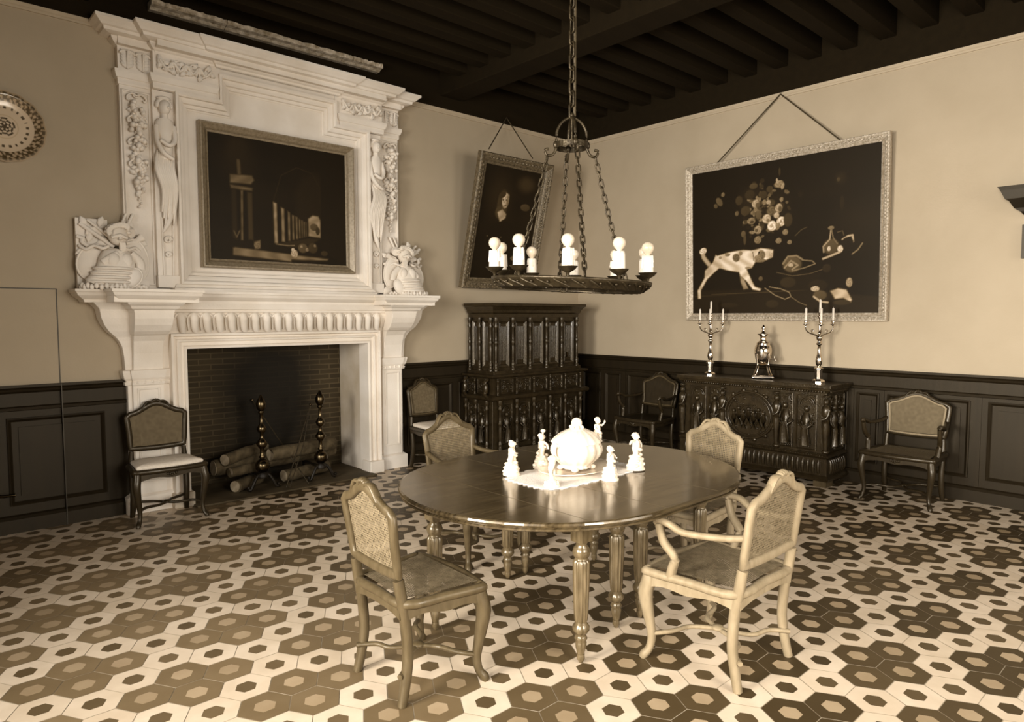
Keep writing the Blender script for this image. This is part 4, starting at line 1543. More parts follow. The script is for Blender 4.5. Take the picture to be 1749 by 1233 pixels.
# turned columns, front then left side
fx = [-1.885, -1.63, -1.36, -1.09, -.83, -.56]
for x in fx:
    b = MB()
    column(b, x, -.485, .985, 1.578, .017)
    b.build('turned_column', 'carved', cp_)
    b = MB()
    column(b, x - (.03 if x < -1.8 else 0), -.55, .725, .905, .012)
    b.build('turned_baluster', 'carved', cp_)
    b = MB()
    column(b, x + .01, -.54, .11, .66, .02)
    b.build('turned_column', 'carved', cp_)
for y in (-.44, -.25, -.075):
    b = MB()
    column(b, -1.925, y, .985, 1.578, .017)
    b.build('turned_column', 'carved', cp_)
    b = MB()
    column(b, -1.995, y, .725, .905, .012)
    b.build('turned_baluster', 'carved', cp_)
    b = MB()
    column(b, -1.985, y, .11, .66, .02)
    b.build('turned_column', 'carved', cp_)


def relief_panel(bb, fn, a, c, z0, z1, rg, fig=True):
    """carved bay: moulded edge, round arch, small standing figure; fn(u,v,h)"""
    bb.sweep([(a, z0), (a, z1), (c, z1), (c, z0)], [(0, 0), (0, .014), (.008, .016), (.014, .004), (.014, 0)], fn, closed=True)
    m, w = (a + c) / 2, (c - a) / 2 - .03
    za = z1 - .03 - w
    bb.tube([fn(m + w * math.cos(t), za + w * math.sin(t), .008) for t in [PI * i / 12 for i in range(13)]], .008, 6)
    bb.tube([fn(m + w * .72 * math.cos(t), za + w * .72 * math.sin(t), .006) for t in [PI * i / 12 for i in range(13)]], .005, 6)
    if fig:
        h = za - z0 + w * .4
        f = h / .36
        def q(u, v, e):
            return fn(m + u * f, z0 + .01 + v * f, e)
        bb.sph(q(rg.uniform(-.01, .01), .30, .02), (.02 * f, .02 * f, .024 * f), 10, 8)
        bb.tube([q(0, .27, .016), q(0, .22, .022), q(.006, .14, .022), q(0, .03, .016)], [.018 * f, .034 * f, .028 * f, .04 * f], 10)
        for s in (-1, 1):
            bb.tube([q(s * .03, .25, .014), q(s * .052, .19, .02), q(s * .02, .16, .036)], [.011 * f, .009 * f, .007 * f], 8)
        for k in range(5):
            u = -.03 + .015 * k
            bb.tube([q(u * .5, .18, .034), q(u, .02, .03)], [.004 * f, .006 * f], 6)
    for k in range(26):
        u, v = rg.uniform(a + .02, c - .02), rg.uniform(z0 + .02, z1 - .02)
        bb.sph(fn(u, v, .004), rg.uniform(.006, .014), 6, 5)


rg = random.Random(5)
b = MB()
fF = lambda y0: (lambda u, v, h: (u, y0 - h, v))
for p, e in zip(fx, fx[1:]):
    b.sweep([(p + .04, 1.02), (p + .04, 1.55), (e - .04, 1.55), (e - .04, 1.02)], [(0, 0), (0, .016), (.01, .018), (.03, .006), (.034, .01), (.04, 0)], fF(.46 * -1), closed=True)
    m = (p + e) / 2
    for k in range(7):      # linen-fold and ribbons
        b.tube([(m - .045 + .015 * k, -.462, 1.10), (m - .045 + .015 * k, -.468, 1.48)], .0055, 6)
    relief_panel(b, fF(-.52), p + .035, e - .035, .735, .895, rg, False)
    relief_panel(b, fF(-.51), p + .04, e - .04, .15, .62, rg, True)
fS = lambda x0: (lambda u, v, h: (x0 - h, u, v))
for p, e in ((-.42, -.27), (-.23, -.09)):
    b.sweep([(p + .015, 1.02), (p + .015, 1.55), (e - .015, 1.55), (e - .015, 1.02)], [(0, 0), (0, .016), (.01, .018), (.025, .004), (.03, 0)], fS(-1.90), closed=True)
    for k in range(4):
        b.tube([(-1.902, (p + e) / 2 - .022 + .015 * k, 1.10), (-1.908, (p + e) / 2 - .022 + .015 * k, 1.48)], .0055, 6)
    relief_panel(b, fS(-1.96), p, e, .15, .62, rg, True)
    relief_panel(b, fS(-1.97), p, e, .735, .895, rg, False)
b.build('carved_panels', 'carved', cp_)
for y in (-.48, -.12):
    b = MB()
    b.sph((-2.03, y, .80), (.03, .03, .07), 10, 8)
    b.tube(spl([(-2.0, y, .90), (-2.05, y, .86), (-2.02, y, .80), (-2.06, y, .76), (-2.01, y, .70)], 3), .018, 8)
    b.build('carved_bracket', 'carved', cp_)
b = MB()
b.box(-.735, -.715, -.48, -.465, 1.10, 1.16)
b.build('key_plate', 'brass', cp_)

# ================================================================ CARVED CHEST / SIDEBOARD
sb = thing('carved_chest', 'long dark carved oak sideboard chest with arcaded relief front, carrying the silver', 'sideboard', (0, 0, 0))
YA, YB = -3.50, -1.98
XF = -.46
b = MB()
b.box(XF, -.055, YA, YB, .30, .90)
b.build('body', 'carved', sb, bevel=.004)
b = MB()
b.box(-.535, -.055, YA - .065, YB + .065, .925, .96)
b.build('top_board', 'carved', sb, bevel=.006)
fX = lambda u, v, h: (u, v, h)
pth = [(-.055, YB), (XF, YB), (XF, YA), (-.055, YA)][::1]
# walk so that the room is on the right-hand side
b = MB()
b.sweep(pth, [(-.02, .875), (.015, .88), (.03, .895), (.045, .905), (.05, .925), (-.02, .93)], fX)
b.sweep(pth, [(-.02, .265), (.03, .27), (.045, .285), (.03, .30), (.012, .312), (-.02, .315)], fX)
b.sweep(pth, [(-.02, .055), (.05, .06), (.06, .085), (.045, .10), (.03, .11), (.028, .265), (-.02, .27)], fX)
b.box(XF - .02, -.055, YA - .02, YB + .02, .06, .31)
fixn(b.build('mouldings', 'carved', sb))
for y in (YA + .03, YB - .03):
    b = MB()
    b.box(XF - .03, XF + .12, y - .06, y + .06, 0, .062)
    b.build('foot', 'walnut_mid', sb)
fR = lambda x0: (lambda u, v, h: (x0 - h, u, v))
b = MB()
n = 30
for k in range(n):       # gadrooned plinth
    y = lerp(YA + .02, YB - .02, (k + .5) / n)
    b.tube([(XF - .028, y, .125), (XF - .038, y, .16), (XF - .036, y, .22), (XF - .028, y, .25)], [(.012, .012), (.018, .016), (.018, .016), (.014, .01)], 8, up=(0, 1, 0))
for k in range(8):
    x = lerp(XF + .02, -.09, (k + .5) / 8)
    for yy, sg in ((YA - .028, -1),):
        b.tube([(x, yy, .125), (x, yy - .01, .16), (x, yy - .008, .22), (x, yy, .25)], [(.012, .012), (.018, .016), (.018, .016), (.014, .01)], 8, up=(1, 0, 0))
b.build('gadrooned_plinth', 'carved', sb)
for zz, dx in ((.893, .035), (.292, .028)):      # beading under the top and above the plinth
    b = MB()
    for k in range(60):
        b.sph((XF - dx, lerp(YA, YB, (k + .5) / 60), zz), (.01, .013, .01), 6, 5)
    b.build('beading', 'carved', sb)
b = MB()
for k in range(34):
    b.sph((lerp(XF, -.08, (k + .5) / 34), YA - .035, .893), (.009, .01, .01), 6, 5)
b.build('beading', 'carved', sb)
# relief bays
b = MB()
bays = [(-3.46, -3.22), (-2.20, -2.02)]
for a, c in ((-3.42, -3.22), (-3.19, -3.05), (-2.42, -2.28), (-2.25, -2.05)):
    relief_panel(b, fR(XF), a, c, .33, .86, rg, True)
# central medallion
mc, mz = -2.735, .60
for rr, tt in ((.235, .013), (.205, .007), (.10, .007)):
    b.tube([(XF - .01, mc + rr * 1.12 * math.cos(a), mz + rr * math.sin(a)) for a in [2 * PI * i / 32 for i in range(32)]], tt, 8, closed=True, up=(1, 0, 0))
for k in range(7):
    y = mc - .16 + .32 * k / 6
    z = mz - .14 + .03 * (k % 2)
    b.sph((XF - .02, y, z + .17), (.018, .018, .022), 10, 8)
    b.tube([(XF - .012, y, z + .15), (XF - .02, y, z + .1), (XF - .016, y, z)], [.014, .024, .026], 8)
for k in range(14):
    a = 2 * PI * k / 14
    b.sph((XF - .008, mc + .255 * 1.12 * math.cos(a), mz + .25 * math.sin(a)), (.012, .024, .02), 8, 6)
for k in range(60):
    b.sph((XF - .002, rg.uniform(mc - .2, mc + .2), rg.uniform(mz - .2, mz + .22)), rg.uniform(.007, .016), 6, 5)
b.build('relief_front', 'carved', sb)
b = MB()
relief_panel(b, lambda u, v, h: (u, YA - h, v), XF + .05, -.27, .33, .86, rg, True)
relief_panel(b, lambda u, v, h: (u, YA - h, v), -.25, -.08, .33, .86, rg, True)
b.build('relief_side', 'carved', sb)
for y in (YA - .01, -3.035, -2.45, YB + .01):      # carved terms at the corners and between the bays
    b = MB()
    b.sph((XF - .03, y, .80), (.028, .026, .034), 12, 8)
    b.tube(spl([(XF - .025, y, .77), (XF - .035, y, .70), (XF - .035, y, .60), (XF - .03, y, .50), (XF - .02, y, .34)], 3), [(.02, .02), (.034, .03), (.04, .034), (.038, .032), (.032, .03), (.03, .03), (.034, .03), (.036, .03), (.032, .03), (.028, .028), (.025, .025), (.022, .022), (.02, .02)], 10)
    b.sph((XF - .028, y, .853), (.034, .034, .014), 10, 6)
    b.tube(spl([(XF - .04, y - .035, .73), (XF - .055, y - .02, .66), (XF - .065, y + .02, .64)], 3), .012, 8)
    b.sph((XF - .02, y, .335), (.036, .036, .022), 10, 6)
    b.build('carved_term', 'carved', sb)

# ================================================================ SILVER


def candelabrum(loc, rz, label):
    t = thing('candelabrum', label, 'candelabrum', loc, rz, None)
    t.rotation_euler = (0, 0, 0)
    b = MB()
    b.lathe([(.0, 0), (.062, 0), (.062, .012), (.058, .022), (.045, .03), (.034, .035), (.034, .05), (.036, .12), (.044, .125), (.044, .138), (.03, .142), (.016, .15)], n=8, smooth=False)
    b.build('base', 'silver', t)
    b = MB()
    b.lathe([(.012, .148), (.022, .165), (.030, .19), (.032, .215), (.026, .245), (.018, .27), (.015, .31), (.015, .355), (.028, .362), (.03, .37), (.016, .385), (.020, .40), (.026, .41), (.032, .425), (.03, .435), (.014, .445), (.012, .46), (.022, .47), (.012, .48), (.009, .49), (.008, .60), (.014, .61), (.02, .625), (.012, .63)], n=18)
    b.build('stem', 'silver', t)

    def top(p, h, holder=None):
        b = MB()
        b.lathe([(.006, -.02), (.010, -.01), (.028, -.004), (.03, .0), (.012, .002), (.011, .006), (.016, .012), (.017, .034), (.014, .036), (.0, .036)], p, 14)
        b.build('candle_cup', 'silver', t)
        b = MB()
        b.lathe([(.0105, .034), (.0105, h), (.004, h + .003), (.0, h + .004)], p, 10)
        b.tube([(p[0], p[1], p[2] + h), (p[0], p[1], p[2] + h + .012)], .0015, 5)
        b.build('candle', 'candle', t)
    top((0, 0, .63), .155)
    for k in range(3):
        a = math.radians(80 + 120 * k)
        rr = .138
        c = math.sin(a) * .737 + math.cos(a) * .674
        s = math.sin(a) * -.676 + math.cos(a) * .735
        b = MB()
        b.tube(spl([(.015 * c, .015 * s, .44), (.05 * c, .05 * s, .455), (.11 * c, .11 * s, .475), (rr * c, rr * s, .51), (rr * c, rr * s, .545)], 4), [.008, .0075, .007, .007, .007, .0065, .0065, .006, .006, .006, .006, .006, .006, .006, .006, .006, .006], 8)
        b.tube(spl([(.07 * c, .07 * s, .468), (.085 * c, .085 * s, .495), (.065 * c, .065 * s, .50), (.06 * c, .06 * s, .485)], 3), .004, 6)
        b.build('arm', 'silver', t)
        top((rr * c, rr * s, .555), .15)
    return t


candelabrum((-.29, -2.18, .9605), .25, 'silver candelabrum with thin candles at the left end of the carved chest')
candelabrum((-.29, -3.345, .9605), .05, 'silver candelabrum with thin candles at the right end of the carved chest')
t = thing('samovar', 'bright silver samovar on scrolled legs between the two candelabra', 'samovar', (-.27, -2.77, .9605), .5)
b = MB()
b.box(-.10, .10, -.10, .10, .018, .03)
b.sweep([(-.09, -.09), (.09, -.09), (.09, .09), (-.09, .09)], [(-.02, .03), (.0, .032), (.014, .022), (.014, .012), (.0, .008), (-.02, .008)], fX, closed=True)
for x in (-.09, .09):
    for y in (-.09, .09):
        b.sph((x, y, .014), (.017, .017, .014), 10, 8)
b.build('plinth', 'silver', t)
for k in range(4):
    a = PI / 4 + PI / 2 * k
    c, s = math.cos(a), math.sin(a)
    b = MB()
    b.tube(spl([(.115 * c, .115 * s, .035), (.09 * c, .09 * s, .06), (.07 * c, .07 * s, .12), (.078 * c, .078 * s, .18), (.085 * c, .085 * s, .25)], 4), [.012 + .004 * math.sin(i / 3) for i in range(17)], 8)
    b.build('leg', 'silver', t)
b = MB()
b.lathe([(.0, .135), (.03, .14), (.055, .16), (.073, .20), (.083, .25), (.085, .29), (.078, .325), (.062, .345), (.066, .35), (.066, .358)], n=28)
b.build('urn_body', 'silver', t)
b = MB()
b.lathe([(.066, .358), (.055, .37), (.036, .38), (.032, .395), (.032, .42), (.036, .43), (.06, .448), (.064, .452), (.03, .455), (.022, .465), (.016, .48), (.012, .495), (.018, .505), (.020, .515), (.012, .53), (.005, .542), (0, .545)], n=24)
b.build('lid', 'silver', t)
for s in (-1, 1):
    b = MB()
    b.tube(spl([(s * .075, 0, .33), (s * .115, 0, .34), (s * .128, 0, .31), (s * .115, 0, .28), (s * .083, 0, .275)], 4), .007, 8, up=(0, 1, 0))
    b.sph((s * .127, 0, .31), (.011, .013, .018), 8, 6)
    b.build('handle', 'silver', t)
b = MB()
b.tube(spl([(0, -.08, .20), (0, -.11, .195), (0, -.125, .18)], 3), .009, 8)
b.tube([(0, -.11, .195), (0, -.11, .225)], .005, 6)
b.box(-.02, .02, -.114, -.106, .222, .23)
b.build('tap', 'silver', t)

# ================================================================ PICTURES


def paint(shapes, W, Hh, rs, base=.065, nu=240, seed=1):
    """flat painting as vertex colours: returns luminance array"""
    nv = int(nu * Hh / W)
    u = np.linspace(0, W, nu + 1)[None, :].repeat(nv + 1, 0)
    v = np.linspace(0, Hh, nv + 1)[:, None].repeat(nu + 1, 1)
    rs_ = np.random.RandomState(seed)
    img = np.full(u.shape, base)
    # brushy variation
    for _ in range(60):
        cx, cy = rs_.uniform(0, W), rs_.uniform(0, Hh)
        img += rs_.uniform(-.012, .014) * np.exp(-(((u - cx) / rs_.uniform(.05, .3)) ** 2 + ((v - cy) / rs_.uniform(.03, .2)) ** 2))
    nz = rs_.uniform(-1, 1, u.shape)
    nz = (nz + np.roll(nz, 1, 0) + np.roll(nz, 1, 1) + np.roll(nz, 2, 1)) / 4
    for sh in shapes:
        if sh[0] == 'e':
            _, cx, cy, rx, ry, rot, val, soft = sh
            dx, dy = u - cx * W, v - cy * Hh
            c, s = math.cos(rot), math.sin(rot)
            a = (dx * c + dy * s) / (rx * rs)
            d = (-dx * s + dy * c) / (ry * rs)
            r = np.sqrt(a * a + d * d)
            al = np.clip((1 - r) / max(soft, .05) + .15, 0, 1)
            al = al * al * (3 - 2 * al)
            sv = val * (1 + .10 * (-a * .5 + d * .6))
            if val > .3:
                sv = sv * (1 - .12 * np.sin(r * 9 + 3 * np.arctan2(d, a)))
        elif sh[0] == 'l':
            _, pts, w, val, soft = sh
            dist = np.full(u.shape, 9.)
            for p, e in zip(pts, pts[1:]):
                p0 = np.array([p[0] * W, p[1] * Hh])
                d = np.array([e[0] * W, e[1] * Hh]) - p0
                t = np.clip(((u - p0[0]) * d[0] + (v - p0[1]) * d[1]) / max(1e-9, d @ d), 0, 1)
                dist = np.minimum(dist, np.hypot(u - p0[0] - t * d[0], v - p0[1] - t * d[1]))
            hw_ = max(w * rs / 2, .004)
            al = np.clip((hw_ * 1.3 - dist) / (hw_ * .8), 0, 1)
            sv = val
        else:
            _, pts, val, soft = sh
            P_ = [(p[0] * W, p[1] * Hh) for p in pts]
            ins = np.zeros(u.shape, bool)
            dist = np.full(u.shape, 9.)
            for p, e in zip(P_, P_[1:] + P_[:1]):
                cond = ((p[1] > v) != (e[1] > v))
                with np.errstate(divide='ignore', invalid='ignore'):
                    xi = (e[0] - p[0]) * (v - p[1]) / ((e[1] - p[1]) if e[1] != p[1] else 1e-9) + p[0]
                ins ^= cond & (u < xi)
                d0 = np.array([e[0] - p[0], e[1] - p[1]])
                t = np.clip(((u - p[0]) * d0[0] + (v - p[1]) * d0[1]) / max(1e-9, d0 @ d0), 0, 1)
                dist = np.minimum(dist, np.hypot(u - p[0] - t * d0[0], v - p[1] - t * d0[1]))
            al = np.clip(.5 + np.where(ins, dist, -dist) / (soft * .003), 0, 1)
            sv = val * (1 + .10 * np.sin(u * 37 + 3 * np.sin(v * 23)) * (val > .3))
        img = img * (1 - al) + sv * al
    img = img + nz * .02 * (img + .05)
    return np.clip(img, .02, 1), nv


def canvas(name, shapes, W, Hh, rs, parent, base=.06, nu=240):
    img, nv = paint(shapes, W, Hh, rs, base, nu)
    b = MB()
    b.grid(lambda s, t: (s * W - W / 2, 0, t * Hh), nu, nv, False)
    n0 = len(b.v)
    b.box(-W / 2, W / 2, .002, .02, 0, Hh)
    o = b.build(name, 'canvas', parent)
    cols = np.concatenate([sepv(np.clip(img.ravel() * 1.15, 0, .95)), np.tile(sepv(np.array(.3)), (8, 1))])
    set_attr(o.data, cols)
    return o


def frame(W, Hh, fw, fd, matn, parent, carve=True, seed=0):
    """frame around W x Hh opening; front faces -y, bottom of the opening at z=0"""
    fn = lambda u, v, h: (u, -h, v)
    q = [(-W / 2, 0), (-W / 2, Hh), (W / 2, Hh), (W / 2, 0)][::-1]
    b = MB()
    b.sweep(q, [(-.004, -.01), (-.004, .006), (.006, .012), (fw * .14, .014), (fw * .18, .006), (fw * .34, fd * .45), (fw * .6, fd * .75), (fw * .78, fd), (fw * .92, fd), (fw, fd * .7), (fw, -.02), (-.004, -.02)], fn, closed=True)
    if carve:
        rg_ = random.Random(seed)
        per_ = []
        for p, e in zip(q, q[1:] + q[:1]):
            L_ = math.hypot(e[0] - p[0], e[1] - p[1])
            k_ = int(L_ / (fw * .42))
            for i in range(k_):
                t_ = (i + .5) / k_
                d = ((e[0] - p[0]) / L_, (e[1] - p[1]) / L_)
                nx, ny = d[1], -d[0]
                x, z = lerp(p[0], e[0], t_) + nx * fw * .55, lerp(p[1], e[1], t_) + ny * fw * .55
                rr = fw * .15 * rg_.uniform(.8, 1.2)
                b.sph((x, -fd * .7, z), (rr * (1.3 if abs(d[0]) > .5 else .8), fw * .12, rr * (1.3 if abs(d[1]) > .5 else .8)), 7, 5)
                b.sph((x + nx * fw * .34, -fd, z + ny * fw * .34), (rr * .5, rr * .5, rr * .5), 6, 4)
    return fixn(b.build('frame', matn, parent))


# brushwork of the three paintings: ellipses, strokes and patches in canvas fractions
PB=[['e',0.362,0.748,0.0912,0.1064,0,0.12,0.9],['e',0.489,0.68,0.0988,0.1217,0,0.11,0.9],['e',0.37,0.852,0.0259,0.0167,0,0.25,0.3],['e',0.287,0.769,0.0228,0.0274,0,0.2,0.3],['e',0.325,0.695,0.0304,0.0274,0,0.22,0.3],['e',0.349,0.798,0.0304,0.0274,0,0.17,0.3],['e',0.382,0.733,0.0228,0.0243,0,0.55,0.3],['e',0.394,0.723,0.0137,0.0152,0,0.3,0.3],['e',0.47,0.674,0.0259,0.0274,0,0.32,0.3],['e',0.454,0.733,0.0137,0.0122,0,0.55,0.3],['e',0.509,0.687,0.0213,0.0259,0,0.55,0.3],['e',0.516,0.681,0.0106,0.0152,0,0.3,0.3],['e',0.497,0.642,0.0167,0.0167,0,0.6,0.3],['e',0.443,0.626,0.0259,0.0259,0,0.62,0.3],['e',0.451,0.615,0.0106,0.0106,0,0.4,0.3],['e',0.521,0.599,0.0259,0.0274,0,0.74,0.3],['e',0.521,0.599,0.0076,0.0076,0,0.5,0.3],['e',0.473,0.577,0.0274,0.0289,0,0.78,0.3],['e',0.47,0.578,0.0091,0.0106,0,0.58,0.3],['e',0.358,0.623,0.0259,0.0198,0,0.42,0.3],['e',0.362,0.617,0.0137,0.0076,0,0.22,0.3],['e',0.395,0.56,0.0228,0.0243,0,0.5,0.3],['e',0.387,0.557,0.0106,0.0106,0,0.3,0.3],['e',0.399,0.656,0.0198,0.0228,0,0.3,0.3],['e',0.395,0.493,0.0228,0.0228,0,0.4,0.3],['e',0.313,0.541,0.0152,0.0198,0,0.3,0.3],['e',0.558,0.605,0.0259,0.038,0,0.2,0.3],['e',0.505,0.575,0.0152,0.0152,0,0.45,0.3],['e',0.544,0.528,0.0167,0.0167,0,0.42,0.3],['e',0.509,0.476,0.0182,0.0167,0,0.42,0.3],['e',0.567,0.461,0.0137,0.0122,0,0.4,0.3],['e',0.512,0.84,0.0259,0.0213,0,0.45,0.3],['e',0.5,0.861,0.0076,0.0167,0.3,0.55,0.3],['e',0.529,0.823,0.0091,0.0182,-0.3,0.5,0.3],['e',0.458,0.817,0.0182,0.0182,0,0.22,0.3],['e',0.426,0.785,0.0228,0.0228,0,0.2,0.3],['e',0.512,0.919,0.0061,0.0228,0,0.2,0.3],['e',0.17,0.778,0.0182,0.0304,0.6,0.3,0.3],['e',0.192,0.824,0.0122,0.0137,0,0.36,0.3],['e',0.148,0.752,0.0122,0.0152,0.6,0.28,0.3],['l',[(0.596,0.499),(0.626,0.532),(0.655,0.547)],0.0053,0.25,0.4],['e',0.816,0.823,0.038,0.038,0,0.12,0.9],['e',0.806,0.816,0.0091,0.0106,0,0.22,0.3],['e',0.824,0.674,0.0106,0.038,0,0.12,0.3],['e',0.321,0.501,0.0091,0.0304,0,0.25,0.3],['p',[(0.001,0.167),(0.444,0.165),(0.7,0.142),(1.004,0.097),(1.005,-0.004),(0.001,-0.001)],0.1,6],['l',[(0.122,0.137),(0.396,0.141),(0.671,0.15)],0.0046,0.22,0.4],['l',[(0.01,0.125),(0.211,0.129)],0.0038,0.17,0.4],['p',[(0.522,0.27),(0.727,0.257),(0.707,0.141),(0.545,0.156)],0.09,6],['e',0.56,0.202,0.0456,0.0304,0,0.16,0.3],['e',0.714,0.177,0.0532,0.0304,0,0.12,0.3],['p',[(0.148,0.404),(0.228,0.426),(0.313,0.435),(0.371,0.424),(0.395,0.374),(0.363,0.309),(0.313,0.298),(0.28,0.285),(0.211,0.304),(0.166,0.322)],0.74,6],['p',[(0.148,0.415),(0.193,0.341),(0.131,0.284),(0.094,0.245),(0.053,0.165),(0.053,0.108),(0.034,0.108),(0.031,0.166),(0.076,0.257),(0.08,0.308),(0.13,0.365)],0.66,6],['p',[(0.284,0.295),(0.33,0.311),(0.355,0.241),(0.38,0.182),(0.416,0.166),(0.408,0.152),(0.367,0.163),(0.33,0.223),(0.297,0.254)],0.74,6],['p',[(0.292,0.264),(0.318,0.234),(0.343,0.169),(0.314,0.165),(0.297,0.215)],0.5,6],['l',[(0.103,0.352),(0.071,0.401),(0.062,0.443)],0.0289,0.6,0.5],['e',0.068,0.447,0.0259,0.0198,0.3,0.72,0.3],['p',[(0.363,0.425),(0.411,0.438),(0.459,0.427),(0.481,0.419),(0.477,0.372),(0.444,0.356),(0.404,0.354),(0.371,0.366)],0.76,6],['e',0.415,0.391,0.0243,0.0289,0,0.38,0.3],['e',0.395,0.374,0.0228,0.0152,0,0.45,0.3],['e',0.403,0.409,0.0053,0.0053,0,0.05,0.3],['e',0.467,0.387,0.0137,0.0167,0,0.6,0.3],['e',0.408,0.354,0.0342,0.0106,0,0.4,0.3],['e',0.271,0.384,0.0228,0.0243,0.4,0.34,0.3],['e',0.219,0.408,0.0182,0.0091,0,0.42,0.3],['e',0.175,0.392,0.0106,0.0091,0,0.5,0.3],['e',0.296,0.412,0.0122,0.0137,0,0.45,0.3],['l',[(0.367,0.415),(0.373,0.357)],0.0038,0.3,0.4],['e',0.338,0.311,0.0167,0.0076,0,0.5,0.3],['l',[(0.436,0.17),(0.491,0.121),(0.545,0.093),(0.577,0.109),(0.568,0.137),(0.522,0.162),(0.46,0.177)],0.0053,0.45,0.4],['l',[(0.576,0.109),(0.62,0.071),(0.657,0.052)],0.0046,0.35,0.4],['e',0.582,0.317,0.0547,0.0456,0,0.3,0.3],['l',[(0.533,0.325),(0.559,0.37),(0.604,0.371),(0.634,0.345)],0.0106,0.45,0.4],['l',[(0.541,0.297),(0.575,0.341),(0.612,0.31),(0.582,0.285)],0.0091,0.5,0.4],['l',[(0.582,0.275),(0.641,0.29),(0.699,0.313),(0.684,0.332),(0.634,0.341)],0.0061,0.42,0.4],['l',[(0.499,0.271),(0.583,0.243),(0.67,0.252),(0.734,0.275)],0.0038,0.3,0.4],['e',0.575,0.313,0.0152,0.0106,0,0.6,0.3],['e',0.775,0.413,0.0441,0.0418,0,0.28,0.3],['l',[(0.74,0.381),(0.737,0.417),(0.768,0.458),(0.774,0.519)],0.0076,0.55,0.4],['l',[(0.774,0.528),(0.785,0.465),(0.805,0.428)],0.0061,0.4,0.4],['e',0.774,0.528,0.0167,0.0106,0,0.4,0.3],['e',0.765,0.401,0.0091,0.0137,0,0.7,0.3],['l',[(0.737,0.341),(0.782,0.36),(0.819,0.378)],0.0122,0.62,0.4],['e',0.819,0.396,0.0152,0.0182,0,0.72,0.3],['l',[(0.829,0.452),(0.855,0.47),(0.875,0.473),(0.878,0.433)],0.0106,0.6,0.4],['e',0.852,0.427,0.0304,0.0304,0,0.08,0.3],['l',[(0.875,0.36),(0.901,0.384),(0.92,0.42)],0.0076,0.42,0.4],['l',[(0.805,0.498),(0.828,0.504),(0.835,0.477)],0.0046,0.3,0.4],['p',[(0.773,0.139),(0.81,0.155),(0.851,0.145),(0.877,0.083),(0.871,0.066),(0.838,0.093),(0.797,0.089)],0.62,6],['e',0.863,0.188,0.0167,0.0259,0,0.5,0.3],['e',0.7,0.155,0.0243,0.0152,0,0.62,0.3],['e',0.724,0.114,0.038,0.0266,0,0.28,0.3],['l',[(0.693,0.106),(0.728,0.073),(0.763,0.068)],0.0106,0.6,0.4],['e',0.831,0.067,0.0456,0.0137,0,0.18,0.3],['e',0.412,0.234,0.0137,0.0137,0,0.3,0.3],['e',0.228,0.059,0.0608,0.0137,0,0.13,0.3],['e',0.476,0.064,0.038,0.0228,0,0.15,0.3],['e',0.755,0.282,0.0228,0.0228,0,0.14,0.3]]
